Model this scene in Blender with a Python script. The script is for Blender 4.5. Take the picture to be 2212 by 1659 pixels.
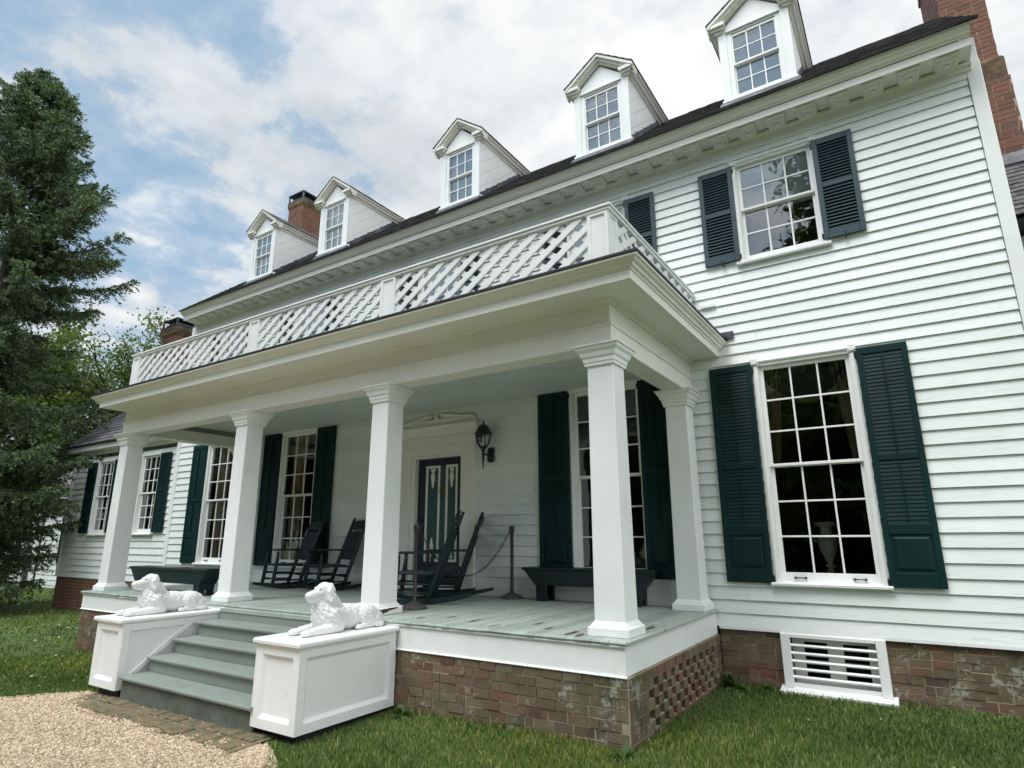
import bpy, bmesh, math, random
import numpy as np
from mathutils import Vector, Matrix
R = math.radians
random.seed(7); rng = np.random.default_rng(11)
S = bpy.context.scene; COL = S.collection
for o_ in list(bpy.data.objects): bpy.data.objects.remove(o_)

# ------------------------------------------------------------------ camera
def cam_basis(yaw, pitch, roll):
    cy, sy, cp, sp = math.cos(yaw), math.sin(yaw), math.cos(pitch), math.sin(pitch)
    f = Vector((sy*cp, cy*cp, sp)); r = Vector((cy, -sy, 0)); u = r.cross(f)
    cr, sr = math.cos(roll), math.sin(roll)
    return cr*r+sr*u, -sr*r+cr*u, f
CAMP = Vector((2.183, -5.098, .859)); FPX = 1304.13
cr_, cu_, cf_ = cam_basis(-.57712, .24892, -.00385)
cam = bpy.data.cameras.new('camera'); camo = bpy.data.objects.new('camera', cam); COL.objects.link(camo)
cam.sensor_width = 36; cam.lens = FPX/2212*36; cam.clip_start = .05; cam.clip_end = 3000
mw = Matrix.Identity(4)
for i in range(3):
    mw[i][0], mw[i][1], mw[i][2], mw[i][3] = cr_[i], cu_[i], -cf_[i], CAMP[i]
camo.matrix_world = mw; S.camera = camo
def proj(P):                                        # world points -> reference pixels (2212 wide), depth
    q = np.asarray(P, float)-np.array(CAMP); B = np.array([cr_, cu_, cf_]); q = q@B.T
    return 1106+FPX*q[:, 0]/q[:, 2], 829.5-FPX*q[:, 1]/q[:, 2], q[:, 2]

# ------------------------------------------------------------------ node helpers
def nt(tree):
    N, L = tree.nodes, tree.links
    def n(t, ins=None, **kw):
        x = N.new(t)
        for k, v in kw.items(): setattr(x, k, v)
        for k, v in (ins or {}).items():
            s = x.inputs[k]
            if isinstance(v, bpy.types.NodeSocket): L.new(v, s)
            else: s.default_value = v
        return x
    return n
def ramp(n, fac, stops):
    r = n('ShaderNodeValToRGB', {0: fac}); e = r.color_ramp.elements
    while len(e) < len(stops): e.new(.5)
    for i, (p, c) in enumerate(stops):
        e[i].position = p; e[i].color = c if len(c) == 4 else (*c, 1)
    return r.outputs[0]
def mth(n, op, a, b=0., c=0.):
    return n('ShaderNodeMath', {0: a, 1: b, 2: c}, operation=op).outputs[0]
def mix(n, f, a, b, bt='MIX'):
    x = n('ShaderNodeMix', {}, data_type='RGBA', blend_type=bt)
    for i, v in ((0, f), (6, a), (7, b)):
        if isinstance(v, bpy.types.NodeSocket): x.id_data.links.new(v, x.inputs[i])
        else: x.inputs[i].default_value = v if i == 0 or len(v) == 4 else (*v, 1)
    return x.outputs[2]

# ------------------------------------------------------------------ sky, sun, exposure
SUN_AZ, SUN_EL = R(192), R(62)                       # compass style: 0 = +Y, clockwise; behind the camera, a little left
sd = Vector((math.sin(SUN_AZ)*math.cos(SUN_EL), math.cos(SUN_AZ)*math.cos(SUN_EL), math.sin(SUN_EL)))
W = bpy.data.worlds.new('World'); S.world = W; W.use_nodes = True
W.node_tree.nodes.clear(); n = nt(W.node_tree)
sky = n('ShaderNodeTexSky', sky_type='NISHITA', sun_disc=False, sun_elevation=SUN_EL, sun_rotation=SUN_AZ)
tc = n('ShaderNodeTexCoord'); d = tc.outputs['Generated']
sp = n('ShaderNodeSeparateXYZ', {0: d})
zz = mth(n, 'ADD', mth(n, 'MAXIMUM', sp.outputs[2], 0.), .22)
px = mth(n, 'DIVIDE', sp.outputs[0], zz); py = mth(n, 'DIVIDE', sp.outputs[1], zz)
pv = n('ShaderNodeCombineXYZ', {0: px, 1: py, 2: 25.8}).outputs[0]
n1 = n('ShaderNodeTexNoise', {'Vector': pv, 'Scale': 2.3, 'Detail': 9, 'Roughness': .60, 'Distortion': .25}).outputs[0]
n2 = n('ShaderNodeTexNoise', {'Vector': pv, 'Scale': 8.5, 'Detail': 8, 'Roughness': .58, 'Distortion': .2}).outputs[0]
n3 = n('ShaderNodeTexNoise', {'Vector': pv, 'Scale': 1.7, 'Detail': 6, 'Roughness': .55}).outputs[0]
side = n('ShaderNodeVectorMath', {0: d, 1: (.838, .546, 0)}, operation='DOT_PRODUCT').outputs['Value']
bias = n('ShaderNodeMapRange', {0: side, 1: -.48, 2: .18, 3: -.030, 4: .12}, interpolation_type='SMOOTHSTEP').outputs[0]
den = mth(n, 'ADD', mth(n, 'ADD', mth(n, 'MULTIPLY', n1, .68), mth(n, 'MULTIPLY', n2, .32)), bias)
cov = ramp(n, den, [(.41, (.05,)*3), (.48, (.30,)*3), (.53, (.80,)*3), (.60, (1, 1, 1))])
cloud = ramp(n, n3, [(.36, (.66, .70, .735)), (.48, (.82, .85, .875)), (.60, (1.0, 1.0, 1.0))])
cloud = mix(n, .45, cloud, ramp(n, n2, [(.34, (.66, .72, .80)), (.56, (1, 1, 1))]), 'MULTIPLY')
cloud = mix(n, 1., cloud, (1.07, 1.07, 1.06), 'MULTIPLY')
skyc = mix(n, 1., sky.outputs[0], (.10, .10, .10), 'MULTIPLY')
blue = mix(n, .80, skyc, (.37, .57, .78))
hz = n('ShaderNodeMapRange', {0: sp.outputs[2], 1: .02, 2: .42, 3: .55, 4: 0.}).outputs[0]
blue = mix(n, hz, blue, (.66, .76, .87))
colr = mix(n, cov, blue, cloud)
# sky glow added behind the camera to brighten the faces turned right
dglow = n('ShaderNodeVectorMath', {0: d, 1: (.42, -.58, .70)}, operation='DOT_PRODUCT').outputs['Value']
glow = n('ShaderNodeMapRange', {0: dglow, 1: .0, 2: .9, 3: 1., 4: 2.3}, interpolation_type='SMOOTHSTEP').outputs[0]
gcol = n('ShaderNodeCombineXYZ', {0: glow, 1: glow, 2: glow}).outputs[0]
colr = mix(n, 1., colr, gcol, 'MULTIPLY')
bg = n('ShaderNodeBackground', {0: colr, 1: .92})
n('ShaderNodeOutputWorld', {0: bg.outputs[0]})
sun = bpy.data.lights.new('sun', 'SUN'); suno = bpy.data.objects.new('sun', sun); COL.objects.link(suno)
sun.energy = 2.8; sun.angle = R(32); sun.color = (1, .985, .945)
suno.rotation_euler = (-sd).to_track_quat('-Z', 'Y').to_euler(); suno.location = (0, -20, 30)
S.view_settings.view_transform = 'Standard'; S.view_settings.look = 'None'
S.view_settings.exposure = 0.08; S.view_settings.gamma = 1

# ------------------------------------------------------------------ materials
def MAT(name, build):
    m = bpy.data.materials.new(name); m.use_nodes = True; m.node_tree.nodes.clear()
    n = nt(m.node_tree); sh = build(n); n('ShaderNodeOutputMaterial', {0: sh}); return m
def co(n): return n('ShaderNodeTexCoord').outputs['Object']
def mapv(n, v, sc): return n('ShaderNodeMapping', {0: v, 'Scale': sc}).outputs[0]
def noise(n, v, s, det=4, rough=.55): return n('ShaderNodeTexNoise', {'Vector': v, 'Scale': s, 'Detail': det, 'Roughness': rough}).outputs[0]
def bsdf(n, col, rough=.5, bump=None, bstr=.2, bdist=.01, **kw):
    ins = {'Base Color': col if isinstance(col, bpy.types.NodeSocket) else (*col, 1), 'Roughness': rough}
    if bump is not None: ins['Normal'] = n('ShaderNodeBump', {'Height': bump, 'Strength': bstr, 'Distance': bdist}).outputs[0]
    ins.update(kw)
    return n('ShaderNodeBsdfPrincipled', ins).outputs[0]
def rnd(n): return n('ShaderNodeNewGeometry').outputs['Random Per Island']
def paint(name, col, rough=.45, var=.07, dirt=None, dirt_amt=.25, grain=(1, 1, 1), isl=0., dirt_lo=.58, bs=.12, spec=.5):
    def b(n):
        v = co(n); g = noise(n, mapv(n, v, grain), 9, 6, .6)
        lo = tuple(c*(1-var) for c in col); hi = tuple(min(1, c*(1+var*.6)) for c in col)
        c = ramp(n, noise(n, v, 1.3, 5), [(.3, lo), (.7, hi)])
        if isl: c = mix(n, 1., c, ramp(n, rnd(n), [(0, (1-isl,)*3), (1, (1, 1, 1))]), 'MULTIPLY')
        if dirt:
            d_ = mth(n, 'MULTIPLY', mth(n, 'MULTIPLY', noise(n, mapv(n, v, grain), 2.2, 8, .68), 1.), noise(n, v, 14, 3))
            f = ramp(n, noise(n, mapv(n, v, grain), 3.1, 9, .7), [(dirt_lo, (0, 0, 0)), (dirt_lo+.14, (dirt_amt,)*3)])
            c = mix(n, f, c, dirt)
        return bsdf(n, c, rough, g, bs, .006, **{'Specular IOR Level': spec})
    return MAT(name, b)
WHITE = (.775, .81, .79)
m_clap = paint('clapboard_white_paint', WHITE, .5, .07, (.46, .47, .43), .42, (1.2, 1.2, 12), .10, .55, .4)
m_white = paint('white_trim_paint', (.785, .80, .785), .45, .06, (.45, .44, .38), .42, (1, 1, 1), 0, .62, .35)
m_cream = paint('bounce_warmed_trim_paint', (.775, .765, .70), .5, .04, (.50, .48, .38), .28, (1, 1, 1), 0, .64, .08)  # white trim with warm bounced light put into the colour
m_sash = paint('white_sash_paint', (.80, .80, .78), .4, .04)
m_shut = paint('dark_green_shutter_paint', (.0045, .027, .027), .5, .25, (.02, .048, .05), .3, (1, 1, 3), .2, .6, .12, .2)
m_shut2 = paint('sky_tinted_green_paint', (.032, .062, .074), .45, .2, (.07, .10, .115), .3, (1, 1, 3), .2, .6, .12, .4)  # the dark green paint again, with reflected sky put into the colour
m_chair = paint('dark_green_chair_paint', (.006, .018, .021), .38, .3, (.03, .045, .05), .3, (1, 1, 1), .2, .55, .12, .4)
m_weave = paint('dark_woven_cane', (.011, .025, .030), .5, .3, None, 0, (8, 8, 8))
m_ceil = paint('pale_blue_ceiling_paint', (.585, .655, .63), .55, .06, (.36, .42, .40), .3)
m_navy = paint('navy_door_paint', (.005, .012, .034), .35, .2)
m_dgreen = paint('green_door_panel_paint', (.028, .075, .075), .35, .15)
m_iron = paint('black_iron', (.012, .014, .018), .35, .2)
m_bronze = paint('dark_brown_post', (.045, .035, .035), .38, .25)
m_base = paint('scuffed_metal_base', (.075, .068, .070), .5, .35, (.16, .15, .15), .5)
m_brass = MAT('old_brass', lambda n: bsdf(n, (.16, .12, .06), .4, None, Metallic=.7))
m_lead = paint('lead_flashing', (.045, .05, .065), .5, .3, (.25, .25, .28), .5, (1, 1, 1), 0, .5)
m_black = paint('black_roof_edge', (.018, .017, .026), .55, .2)
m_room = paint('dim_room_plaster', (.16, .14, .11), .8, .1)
m_shade = paint('pale_window_shade', (.90, .91, .93), .8, .04)
m_curt = paint('tan_curtain_cloth', (.56, .46, .30), .85, .12, None, 0, (20, 20, 1))
m_swag = paint('navy_swag_cloth', (.03, .045, .085), .85, .15)
m_fringe = paint('tan_fringe', (.62, .50, .32), .85, .15)
m_plaster = paint('white_glazed_statue', (.69, .70, .69), .36, .04, (.45, .46, .44), .25, (1, 1, 1), 0, .55, .3)
m_urn = paint('ivory_urn', (.82, .78, .68), .5, .06)
m_rot = paint('rotten_wood', (.075, .04, .025), .9, .5, (.16, .12, .05), .8, (1, 1, 1), 0, .45, .6)
def _glass(n):
    fr = n('ShaderNodeFresnel', {0: 1.62}).outputs[0]
    wob = n('ShaderNodeBump', {'Height': noise(n, co(n), 2.4, 2), 'Strength': .05, 'Distance': .05}).outputs[0]
    g = n('ShaderNodeBsdfGlossy', {'Color': (.9, .95, 1, 1), 'Roughness': .015, 'Normal': wob}).outputs[0]
    t = n('ShaderNodeBsdfTransparent', {0: (.93, .95, .95, 1)}).outputs[0]
    return n('ShaderNodeMixShader', {0: mth(n, 'MINIMUM', mth(n, 'MULTIPLY', fr, 2.3), 1.), 1: t, 2: g}).outputs[0]
m_glass = MAT('old_window_glass', _glass)
def _brick(n, tone=0):
    v = co(n); r = rnd(n)
    c = ramp(n, r, [(0, (.105, .050, .034)), (.22, (.19, .078, .050)), (.45, (.155, .090, .058)), (.7, (.22, .090, .055)), (1, (.085, .058, .045))])
    c = mix(n, .35, c, ramp(n, noise(n, v, 22, 6, .7), [(.3, (.35, .33, .30)), (.7, (1.25, 1.2, 1.1))]), 'MULTIPLY')
    return c, v
def _found(n):                                       # weathered foundation brick: algae, moss and lime bloom
    c, v = _brick(n)
    a = ramp(n, mth(n, 'ADD', mth(n, 'MULTIPLY', noise(n, mapv(n, v, (1, 1, 1.6)), 1.1, 6, .62), .8), mth(n, 'MULTIPLY', rnd(n), .2)), [(.37, (.06,)*3), (.50, (.90,)*3)])
    tone = mth(n, 'FRACT', mth(n, 'MULTIPLY', rnd(n), 7.31))
    c = mix(n, a, c, ramp(n, mth(n, 'ADD', mth(n, 'MULTIPLY', noise(n, v, 7, 7, .72), .72), mth(n, 'MULTIPLY', tone, .28)), [(.22, (.070, .054, .033)), (.45, (.118, .093, .056)), (.62, (.155, .126, .075)), (.8, (.19, .160, .105))]))
    xg = n('ShaderNodeMapRange', {0: n('ShaderNodeSeparateXYZ', {0: v}).outputs[0], 1: 1.5, 2: 2.6, 3: 0., 4: .075}).outputs[0]
    d_ = ramp(n, mth(n, 'ADD', noise(n, v, 2.0, 7, .7), xg), [(.55, (0, 0, 0)), (.68, (.7,)*3)]); c = mix(n, d_, c, (.040, .036, .026))
    mo_ = ramp(n, noise(n, mapv(n, v, (1, 1, 2.2)), 1.7, 7, .7), [(.54, (0, 0, 0)), (.66, (.75,)*3)]); c = mix(n, mo_, c, (.075, .085, .025))
    l = ramp(n, mth(n, 'ADD', mth(n, 'MULTIPLY', noise(n, v, 3.2, 8, .72), .75), mth(n, 'MULTIPLY', mth(n, 'ADD', noise(n, v, 30, 3), xg), .25)), [(.56, (0, 0, 0)), (.62, (.65,)*3)])
    c = mix(n, l, c, (.36, .38, .32))
    return bsdf(n, c, .88, noise(n, v, 60, 5, .7), .5, .008)
def _chim(n):
    c, v = _brick(n)
    return bsdf(n, mix(n, .30, c, (.165, .075, .048)), .85, noise(n, v, 60, 4), .4, .006)
m_brick = MAT('weathered_foundation_brick', _found); m_chim = MAT('chimney_brick', _chim)
def _mortar(n):
    v = co(n); c = ramp(n, noise(n, v, 5, 7, .7), [(.3, (.16, .13, .09)), (.5, (.30, .26, .19)), (.75, (.42, .38, .30))])
    return bsdf(n, c, .95, noise(n, v, 70, 4), .5, .006)
m_mort = MAT('old_lime_mortar', _mortar)
def _mort2(n):
    c = ramp(n, noise(n, co(n), 6, 5), [(.3, (.24, .17, .12)), (.7, (.38, .29, .21))]); return bsdf(n, c, .95)
m_mort2 = MAT('chimney_mortar', _mort2)
def _shing(n, a, b_):
    v = co(n); c = ramp(n, rnd(n), [(0, a), (1, b_)])
    c = mix(n, .7, c, ramp(n, noise(n, mapv(n, v, (1, 1, 1)), 9, 7, .7), [(.3, (.45, .45, .47)), (.7, (1.5, 1.4, 1.45))]), 'MULTIPLY')
    return bsdf(n, c, .8, noise(n, v, 45, 4), .5, .008)
m_shing = MAT('weathered_roof_shingle', lambda n: _shing(n, (.058, .057, .059), (.140, .134, .131)))
m_shing2 = MAT('grey_wing_shingle', lambda n: _shing(n, (.080, .080, .083), (.156, .154, .160)))
def _floor(n):
    v = co(n); vs = mapv(n, v, (9, 1.2, 1))
    c = ramp(n, noise(n, v, 2.2, 5), [(.3, (.30, .355, .315)), (.7, (.385, .435, .39))])
    c = mix(n, 1., c, ramp(n, rnd(n), [(0, (.80,)*3), (1, (1.05,)*3)]), 'MULTIPLY')
    w = ramp(n, noise(n, vs, 2.6, 9, .72), [(.575, (0, 0, 0)), (.65, (.9,)*3)])
    c = mix(n, w, c, ramp(n, noise(n, v, 30, 3), [(.35, (.05, .04, .03)), (.65, (.22, .19, .15))]))
    return bsdf(n, c, .55, noise(n, vs, 12, 5), .3, .004)
m_floor = MAT('peeling_grey_green_deck_paint', _floor)
m_step = paint('grey_green_step_paint', (.235, .270, .240), .55, .14, (.12, .135, .11), .6, (1, 1, 1), .06, .58, .25)
m_risr = paint('dull_concrete_riser', (.120, .140, .115), .7, .2, (.07, .075, .06), .6, (1, 1, 1), 0, .5, .3)
def _grass(n):
    c = ramp(n, rnd(n), [(0, (.055, .105, .020)), (.35, (.095, .168, .030)), (.60, (.150, .225, .045)), (.80, (.24, .285, .078)), (1, (.40, .34, .17))])
    t = ramp(n, noise(n, co(n), .55, 4), [(.36, (.58, .68, .60)), (.5, (.95, 1.0, .9)), (.64, (1.35, 1.22, .95))]); c = mix(n, 1., c, t, 'MULTIPLY')
    a = bsdf(n, c, .55); tr = n('ShaderNodeBsdfTranslucent', {0: mix(n, 1., c, (1.0, 1.1, .6), 'MULTIPLY')}).outputs[0]
    return n('ShaderNodeMixShader', {0: .3, 1: a, 2: tr}).outputs[0]
m_grass = MAT('grass_blades', _grass)
def _lawn(n):
    v = co(n); c = ramp(n, noise(n, v, 3.5, 8, .7), [(.3, (.036, .058, .014)), (.5, (.062, .105, .022)), (.68, (.095, .140, .030)), (.82, (.17, .14, .075))])
    return bsdf(n, c, .95, noise(n, v, 40, 6, .7), .9, .03)
m_lawn = MAT('lawn_soil_and_turf', _lawn)
def _grav(n):
    v = co(n); vo = n('ShaderNodeTexVoronoi', {'Vector': v, 'Scale': 62.}); 
    c = ramp(n, n('ShaderNodeSeparateColor', {0: vo.outputs['Color']}).outputs[0], [(0, (.16, .11, .07)), (.4, (.36, .27, .18)), (.75, (.48, .38, .26)), (1, (.56, .48, .36))])
    c = mix(n, ramp(n, noise(n, v, 1.4, 5), [(.42, (.0,)*3), (.7, (.35,)*3)]), c, (.22, .19, .15))
    return bsdf(n, c, .8, vo.outputs['Distance'], -.9, .012)
m_grav = MAT('tan_pea_gravel', _grav)
m_peb = MAT('loose_pebbles', lambda n: bsdf(n, mix(n, .25, ramp(n, rnd(n), [(0, (.12, .085, .055)), (.16, (.30, .20, .125)), (.4, (.45, .335, .215)), (.7, (.56, .44, .30)), (.9, (.68, .60, .46)), (1, (.26, .15, .09))]), (.45, .35, .235)), .7))
def leafmat(name, cols, tr=.35):
    def b(n):
        c = ramp(n, rnd(n), [(i/(len(cols)-1), x) for i, x in enumerate(cols)])
        c = mix(n, 1., c, ramp(n, noise(n, co(n), .6, 3), [(.35, (.70,)*3), (.65, (1.2,)*3)]), 'MULTIPLY')
        a = bsdf(n, c, .55); t = n('ShaderNodeBsdfTranslucent', {0: mix(n, 1., c, (1.1, 1.25, .5), 'MULTIPLY')}).outputs[0]
        return n('ShaderNodeMixShader', {0: tr, 1: a, 2: t}).outputs[0]
    return MAT(name, b)
m_spruce = leafmat('spruce_needles', [(.032, .058, .034), (.062, .105, .054), (.105, .165, .088), (.17, .24, .125), (.20, .25, .075)], .15)
m_leaf = leafmat('tree_leaves', [(.050, .085, .018), (.085, .135, .030), (.115, .170, .040), (.17, .21, .065)], .45)
m_weed = leafmat('weed_leaves', [(.030, .080, .020), (.055, .125, .030), (.09, .16, .05)], .3)
m_bark = paint('bark', (.055, .042, .032), .9, .4, (.03, .03, .02), .5, (1, 1, .3), 0, .5, .8)
def _moss(n):
    v = co(n); c = ramp(n, noise(n, v, 9, 9, .75), [(.35, (.045, .075, .032)), (.5, (.16, .125, .07)), (.65, (.23, .155, .095)), (.8, (.13, .135, .055))])
    return bsdf(n, c, .9, noise(n, v, 25, 6, .7), .8, .02)
m_moss = MAT('mossy_brick_paving', _moss)

# ------------------------------------------------------------------ mesh builder
class MB:
    def __init__(s): s.v = []; s.f = []
    def add(s, vs, fs):
        k = len(s.v); s.v += [tuple(map(float, v)) for v in vs]; s.f += [tuple(i+k for i in f) for f in fs]; return s
    def box(s, x0, x1, y0, y1, z0, z1):
        return s.add([(x0, y0, z0), (x1, y0, z0), (x1, y1, z0), (x0, y1, z0), (x0, y0, z1), (x1, y0, z1), (x1, y1, z1), (x0, y1, z1)],
                     [(0, 3, 2, 1), (4, 5, 6, 7), (0, 1, 5, 4), (1, 2, 6, 5), (2, 3, 7, 6), (3, 0, 4, 7)])
    def prism(s, prof, ax, a0, a1):                  # closed 2-D profile swept along an axis; prof in the two other axes
        def P(p, a): return {'x': (a, p[0], p[1]), 'y': (p[0], a, p[1]), 'z': (p[0], p[1], a)}[ax]
        k = len(prof)
        return s.add([P(p, a0) for p in prof]+[P(p, a1) for p in prof],
                     [tuple(range(k-1, -1, -1)), tuple(range(k, 2*k))]+[(i, (i+1) % k, k+(i+1) % k, k+i) for i in range(k)])
    def loft(s, loops, cap=True):
        k = len(loops[0]); vs = [p for l in loops for p in l]; fs = []
        for j in range(len(loops)-1):
            for i in range(k): fs.append((j*k+i, j*k+(i+1) % k, (j+1)*k+(i+1) % k, (j+1)*k+i))
        if cap: fs += [tuple(range(k-1, -1, -1)), tuple(range((len(loops)-1)*k, len(loops)*k))]
        return s.add(vs, fs)
    def sq(s, cx, cy, prof, cyh=None):               # stacked square sections (half, z)
        return s.loft([[(cx-h, cy-h, z), (cx+h, cy-h, z), (cx+h, cy+h, z), (cx-h, cy+h, z)] for h, z in prof])
    def rect(s, x0, x1, y0, y1, prof):               # stacked rectangles (offset, z)
        return s.loft([[(x0-h, y0-h, z), (x1+h, y0-h, z), (x1+h, y1+h, z), (x0-h, y1+h, z)] for h, z in prof])
    def lathe(s, cx, cy, prof, k=20):
        return s.loft([[(cx+r*math.cos(2*math.pi*i/k), cy+r*math.sin(2*math.pi*i/k), z) for i in range(k)] for r, z in prof])
    def tube(s, pts, r, k=8, flat=None):
        pts = [Vector(p) for p in pts]; m = len(pts); rs = r if isinstance(r, (list, tuple)) else [r]*m; loops = []; ref = None
        for i, p in enumerate(pts):
            t = (pts[min(i+1, m-1)]-pts[max(i-1, 0)]).normalized()
            if ref is None: ref = Vector((0, 0, 1)) if abs(t.z) < .9 else Vector((1, 0, 0))
            a = t.cross(ref).normalized(); b = a.cross(t).normalized(); ref = b
            loops.append([tuple(p+a*math.cos(2*math.pi*j/k)*rs[i]+b*math.sin(2*math.pi*j/k)*rs[i]) for j in range(k)])
        return s.loft(loops)
    def bar(s, p, q, w, h, up=(0, 0, 1)):            # rectangular bar p->q
        p, q = Vector(p), Vector(q); t = (q-p).normalized(); a = t.cross(Vector(up)).normalized()*(w/2); b = a.cross(t).normalized()*(h/2)
        return s.loft([[tuple(c-a-b), tuple(c+a-b), tuple(c+a+b), tuple(c-a+b)] for c in (p, q)])
    def panel(s, o, u, v, nrm, w, h, rings):         # stepped rectangular panel: rings of (inset, depth along nrm)
        o, u, v, nrm = Vector(o), Vector(u), Vector(v), Vector(nrm); loops = []
        for ins, dp in rings:
            loops.append([tuple(o+u*a+v*b+nrm*dp) for a, b in ((ins, ins), (w-ins, ins), (w-ins, h-ins), (ins, h-ins))])
        k = len(s.v); L = len(loops)
        s.v += [p for l in loops for p in l]
        for j in range(L-1):
            for i in range(4): s.f.append((k+j*4+i, k+j*4+(i+1) % 4, k+(j+1)*4+(i+1) % 4, k+(j+1)*4+i))
        s.f.append(tuple(k+(L-1)*4+i for i in range(4))); return s
    def build(s, name, mat, parent=None, smooth=False, bev=0, recalc=True):
        me = bpy.data.meshes.new(name); me.from_pydata(s.v, [], s.f)
        if recalc:
            b = bmesh.new(); b.from_mesh(me); bmesh.ops.recalc_face_normals(b, faces=b.faces); b.to_mesh(me); b.free()
        me.materials.append(mat)
        if smooth: me.polygons.foreach_set('use_smooth', [True]*len(me.polygons))
        o = bpy.data.objects.new(name, me); COL.objects.link(o)
        if parent: o.parent = parent
        if bev:
            md = o.modifiers.new('bevel', 'BEVEL'); md.width = bev; md.segments = 1; md.limit_method = 'ANGLE'
        return o
def npmesh(name, V, F, mat, parent=None, smooth=False):   # numpy verts (n,3) and faces (m,k)
    V = np.asarray(V, np.float32); F = np.asarray(F, np.int32); k = F.shape[1]
    me = bpy.data.meshes.new(name); me.vertices.add(len(V)); me.vertices.foreach_set('co', V.ravel())
    me.loops.add(F.size); me.loops.foreach_set('vertex_index', F.ravel()); me.polygons.add(len(F))
    me.polygons.foreach_set('loop_start', np.arange(0, F.size, k, dtype=np.int32)); me.update(calc_edges=True); me.validate()
    me.materials.append(mat)
    if smooth: me.polygons.foreach_set('use_smooth', np.ones(len(F), bool))
    o = bpy.data.objects.new(name, me); COL.objects.link(o)
    if parent: o.parent = parent
    return o
def tag(o, label=None, cat=None, group=None, kind=None):
    for k, v in (('label', label), ('category', cat), ('group', group), ('kind', kind)):
        if v: o[k] = v
    return o
def thing(name, label, cat, loc=(0, 0, 0), rz=0, group=None):
    o = bpy.data.objects.new(name, None); o.empty_display_size = .2; COL.objects.link(o)
    o.location = loc; o.rotation_euler = (0, 0, rz); return tag(o, label, cat, group)
def copy_tree(o, parent=None, loc=None, rz=None, label=None):
    c = o.copy(); COL.objects.link(c); c.parent = parent
    if loc is not None: c.location = loc
    if rz is not None: c.rotation_euler = (0, 0, rz)
    if label: c['label'] = label
    for ch in list(o.children): copy_tree(ch, c)
    return c

YW = 2.904                                           # plane of the house front
def zg(x, y): return -.84-.0085*np.maximum(0, -np.asarray(x, float))-.035*np.clip(-np.asarray(y, float), 0, 5)

# ================================================================== MAIN HOUSE
HX0, HX1 = -12.95, 3.55
house = thing('house', 'long white clapboard house with five dormers, dark green shutters and a square-columned front porch', 'house')
ZB = -.19
zs = [ZB+.155*i for i in range(21)]
while zs[-1] < 6.08: zs.append(zs[-1]+.1405)
WIN1 = [(.807, 1.737), (-1.865, -.93), (-8.69, -7.78), (-11.43, -10.51)]
WZ1 = (.447, 2.925, 1.705)
WIN2 = [(.79, 1.635), (-1.83, -.985), (-5.02, -4.17), (-8.66, -7.81), (-11.40, -10.55)]
WZ2 = (4.55, 5.835, 5.22)
OPEN = [(a-.09, b+.09, WZ1[0]-.15, WZ1[1]+.10) for a, b in WIN1]+[(a-.09, b+.09, WZ2[0]-.12, WZ2[1]+.09) for a, b in WIN2]+[(-5.30, -3.80, -.5, 2.40)]
def claps(mb, x0, x1, zlist, opens, yw, sgn=1):
    for z0, z1 in zip(zlist[:-1], zlist[1:]):
        xs = sorted({x0, x1, *[min(max(e, x0), x1) for op in opens if op[3] > z0 and op[2] < z1 for e in op[:2]]})
        runs = []
        for a, b in zip(xs[:-1], xs[1:]):
            m = (a+b)/2; lo, hi = z0, z1
            dead = False
            for op in opens:
                if op[0] < m < op[1] and op[3] > z0 and op[2] < z1:
                    if op[2] <= z0 and op[3] >= z1: dead = True
                    elif op[2] <= z0: lo = max(lo, op[3])
                    else: hi = min(hi, op[2])
            if not dead and hi-lo > .004: runs.append([a, b, lo, hi])
        parts = []
        for a, b, lo, hi in runs:                    # long runs are nailed up from several boards
            L = b-a; k = max(1, int(round(L/random.uniform(3.2, 4.6))))
            cuts = [a]+sorted(a+L*(i+random.uniform(-.25, .25))/k for i in range(1, k))+[b]
            parts += [(p+.0012, q-.0012, lo, hi) for p, q in zip(cuts[:-1], cuts[1:])]
        for a, b, lo, hi in parts:
            j = random.uniform(-.0015, .0015); fz = lambda z: yw-sgn*(.031-.024*(z-z0)/(z1-z0))+j
            top = hi+(.012 if hi == z1 else 0)
            mb.prism([(fz(lo), lo+random.uniform(-.0015, .0015)), (fz(hi), top), (yw+sgn*.012, top), (yw+sgn*.012, lo)], 'x', a, b)
    return mb
claps(MB(), HX0+.16, HX1-.14, zs, OPEN, YW).build('clapboard_wall', m_clap, house)
g = MB()                                              # gable ends and back, plain
for x in (HX0+.012, HX1-.03):
    g.prism([(YW+.02, -.84), (9.4, -.84), (9.4, 6.3), (7.0, 8.86), (4.9, 8.48), (YW+.02, 6.45)], 'x', x, x+.02)
g.box(HX0+.05, HX1-.05, 9.38, 9.4, -.84, 6.4)
g.build('gable_wall', m_clap, house)
cb = MB()
cb.box(HX1-.135, HX1, YW-.04, YW+.1, ZB+.01, 6.29); cb.box(HX1-.018, HX1+.004, YW-.036, YW+.16, ZB+.01, 6.29); cb.box(HX1-.085, HX1-.004, YW-.03, YW+.2, 6.285, 6.60)
cb.build('corner_board', m_white, house, bev=.004)
cb = MB().box(HX0, HX0+.16, YW-.04, YW+.1, ZB+.01, 6.2); cb.build('corner_board', m_white, house, bev=.004)
MB().box(HX0+.16, HX1-.135, YW-.034, YW+.02, 6.085, 6.2).build('frieze_board', m_white, house)
for a, b in ((HX0, -9.95), (.0, HX1-.14)): MB().box(a, b, YW-.034, YW+.02, ZB-.033, ZB).build('water_table', m_white, house)

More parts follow.
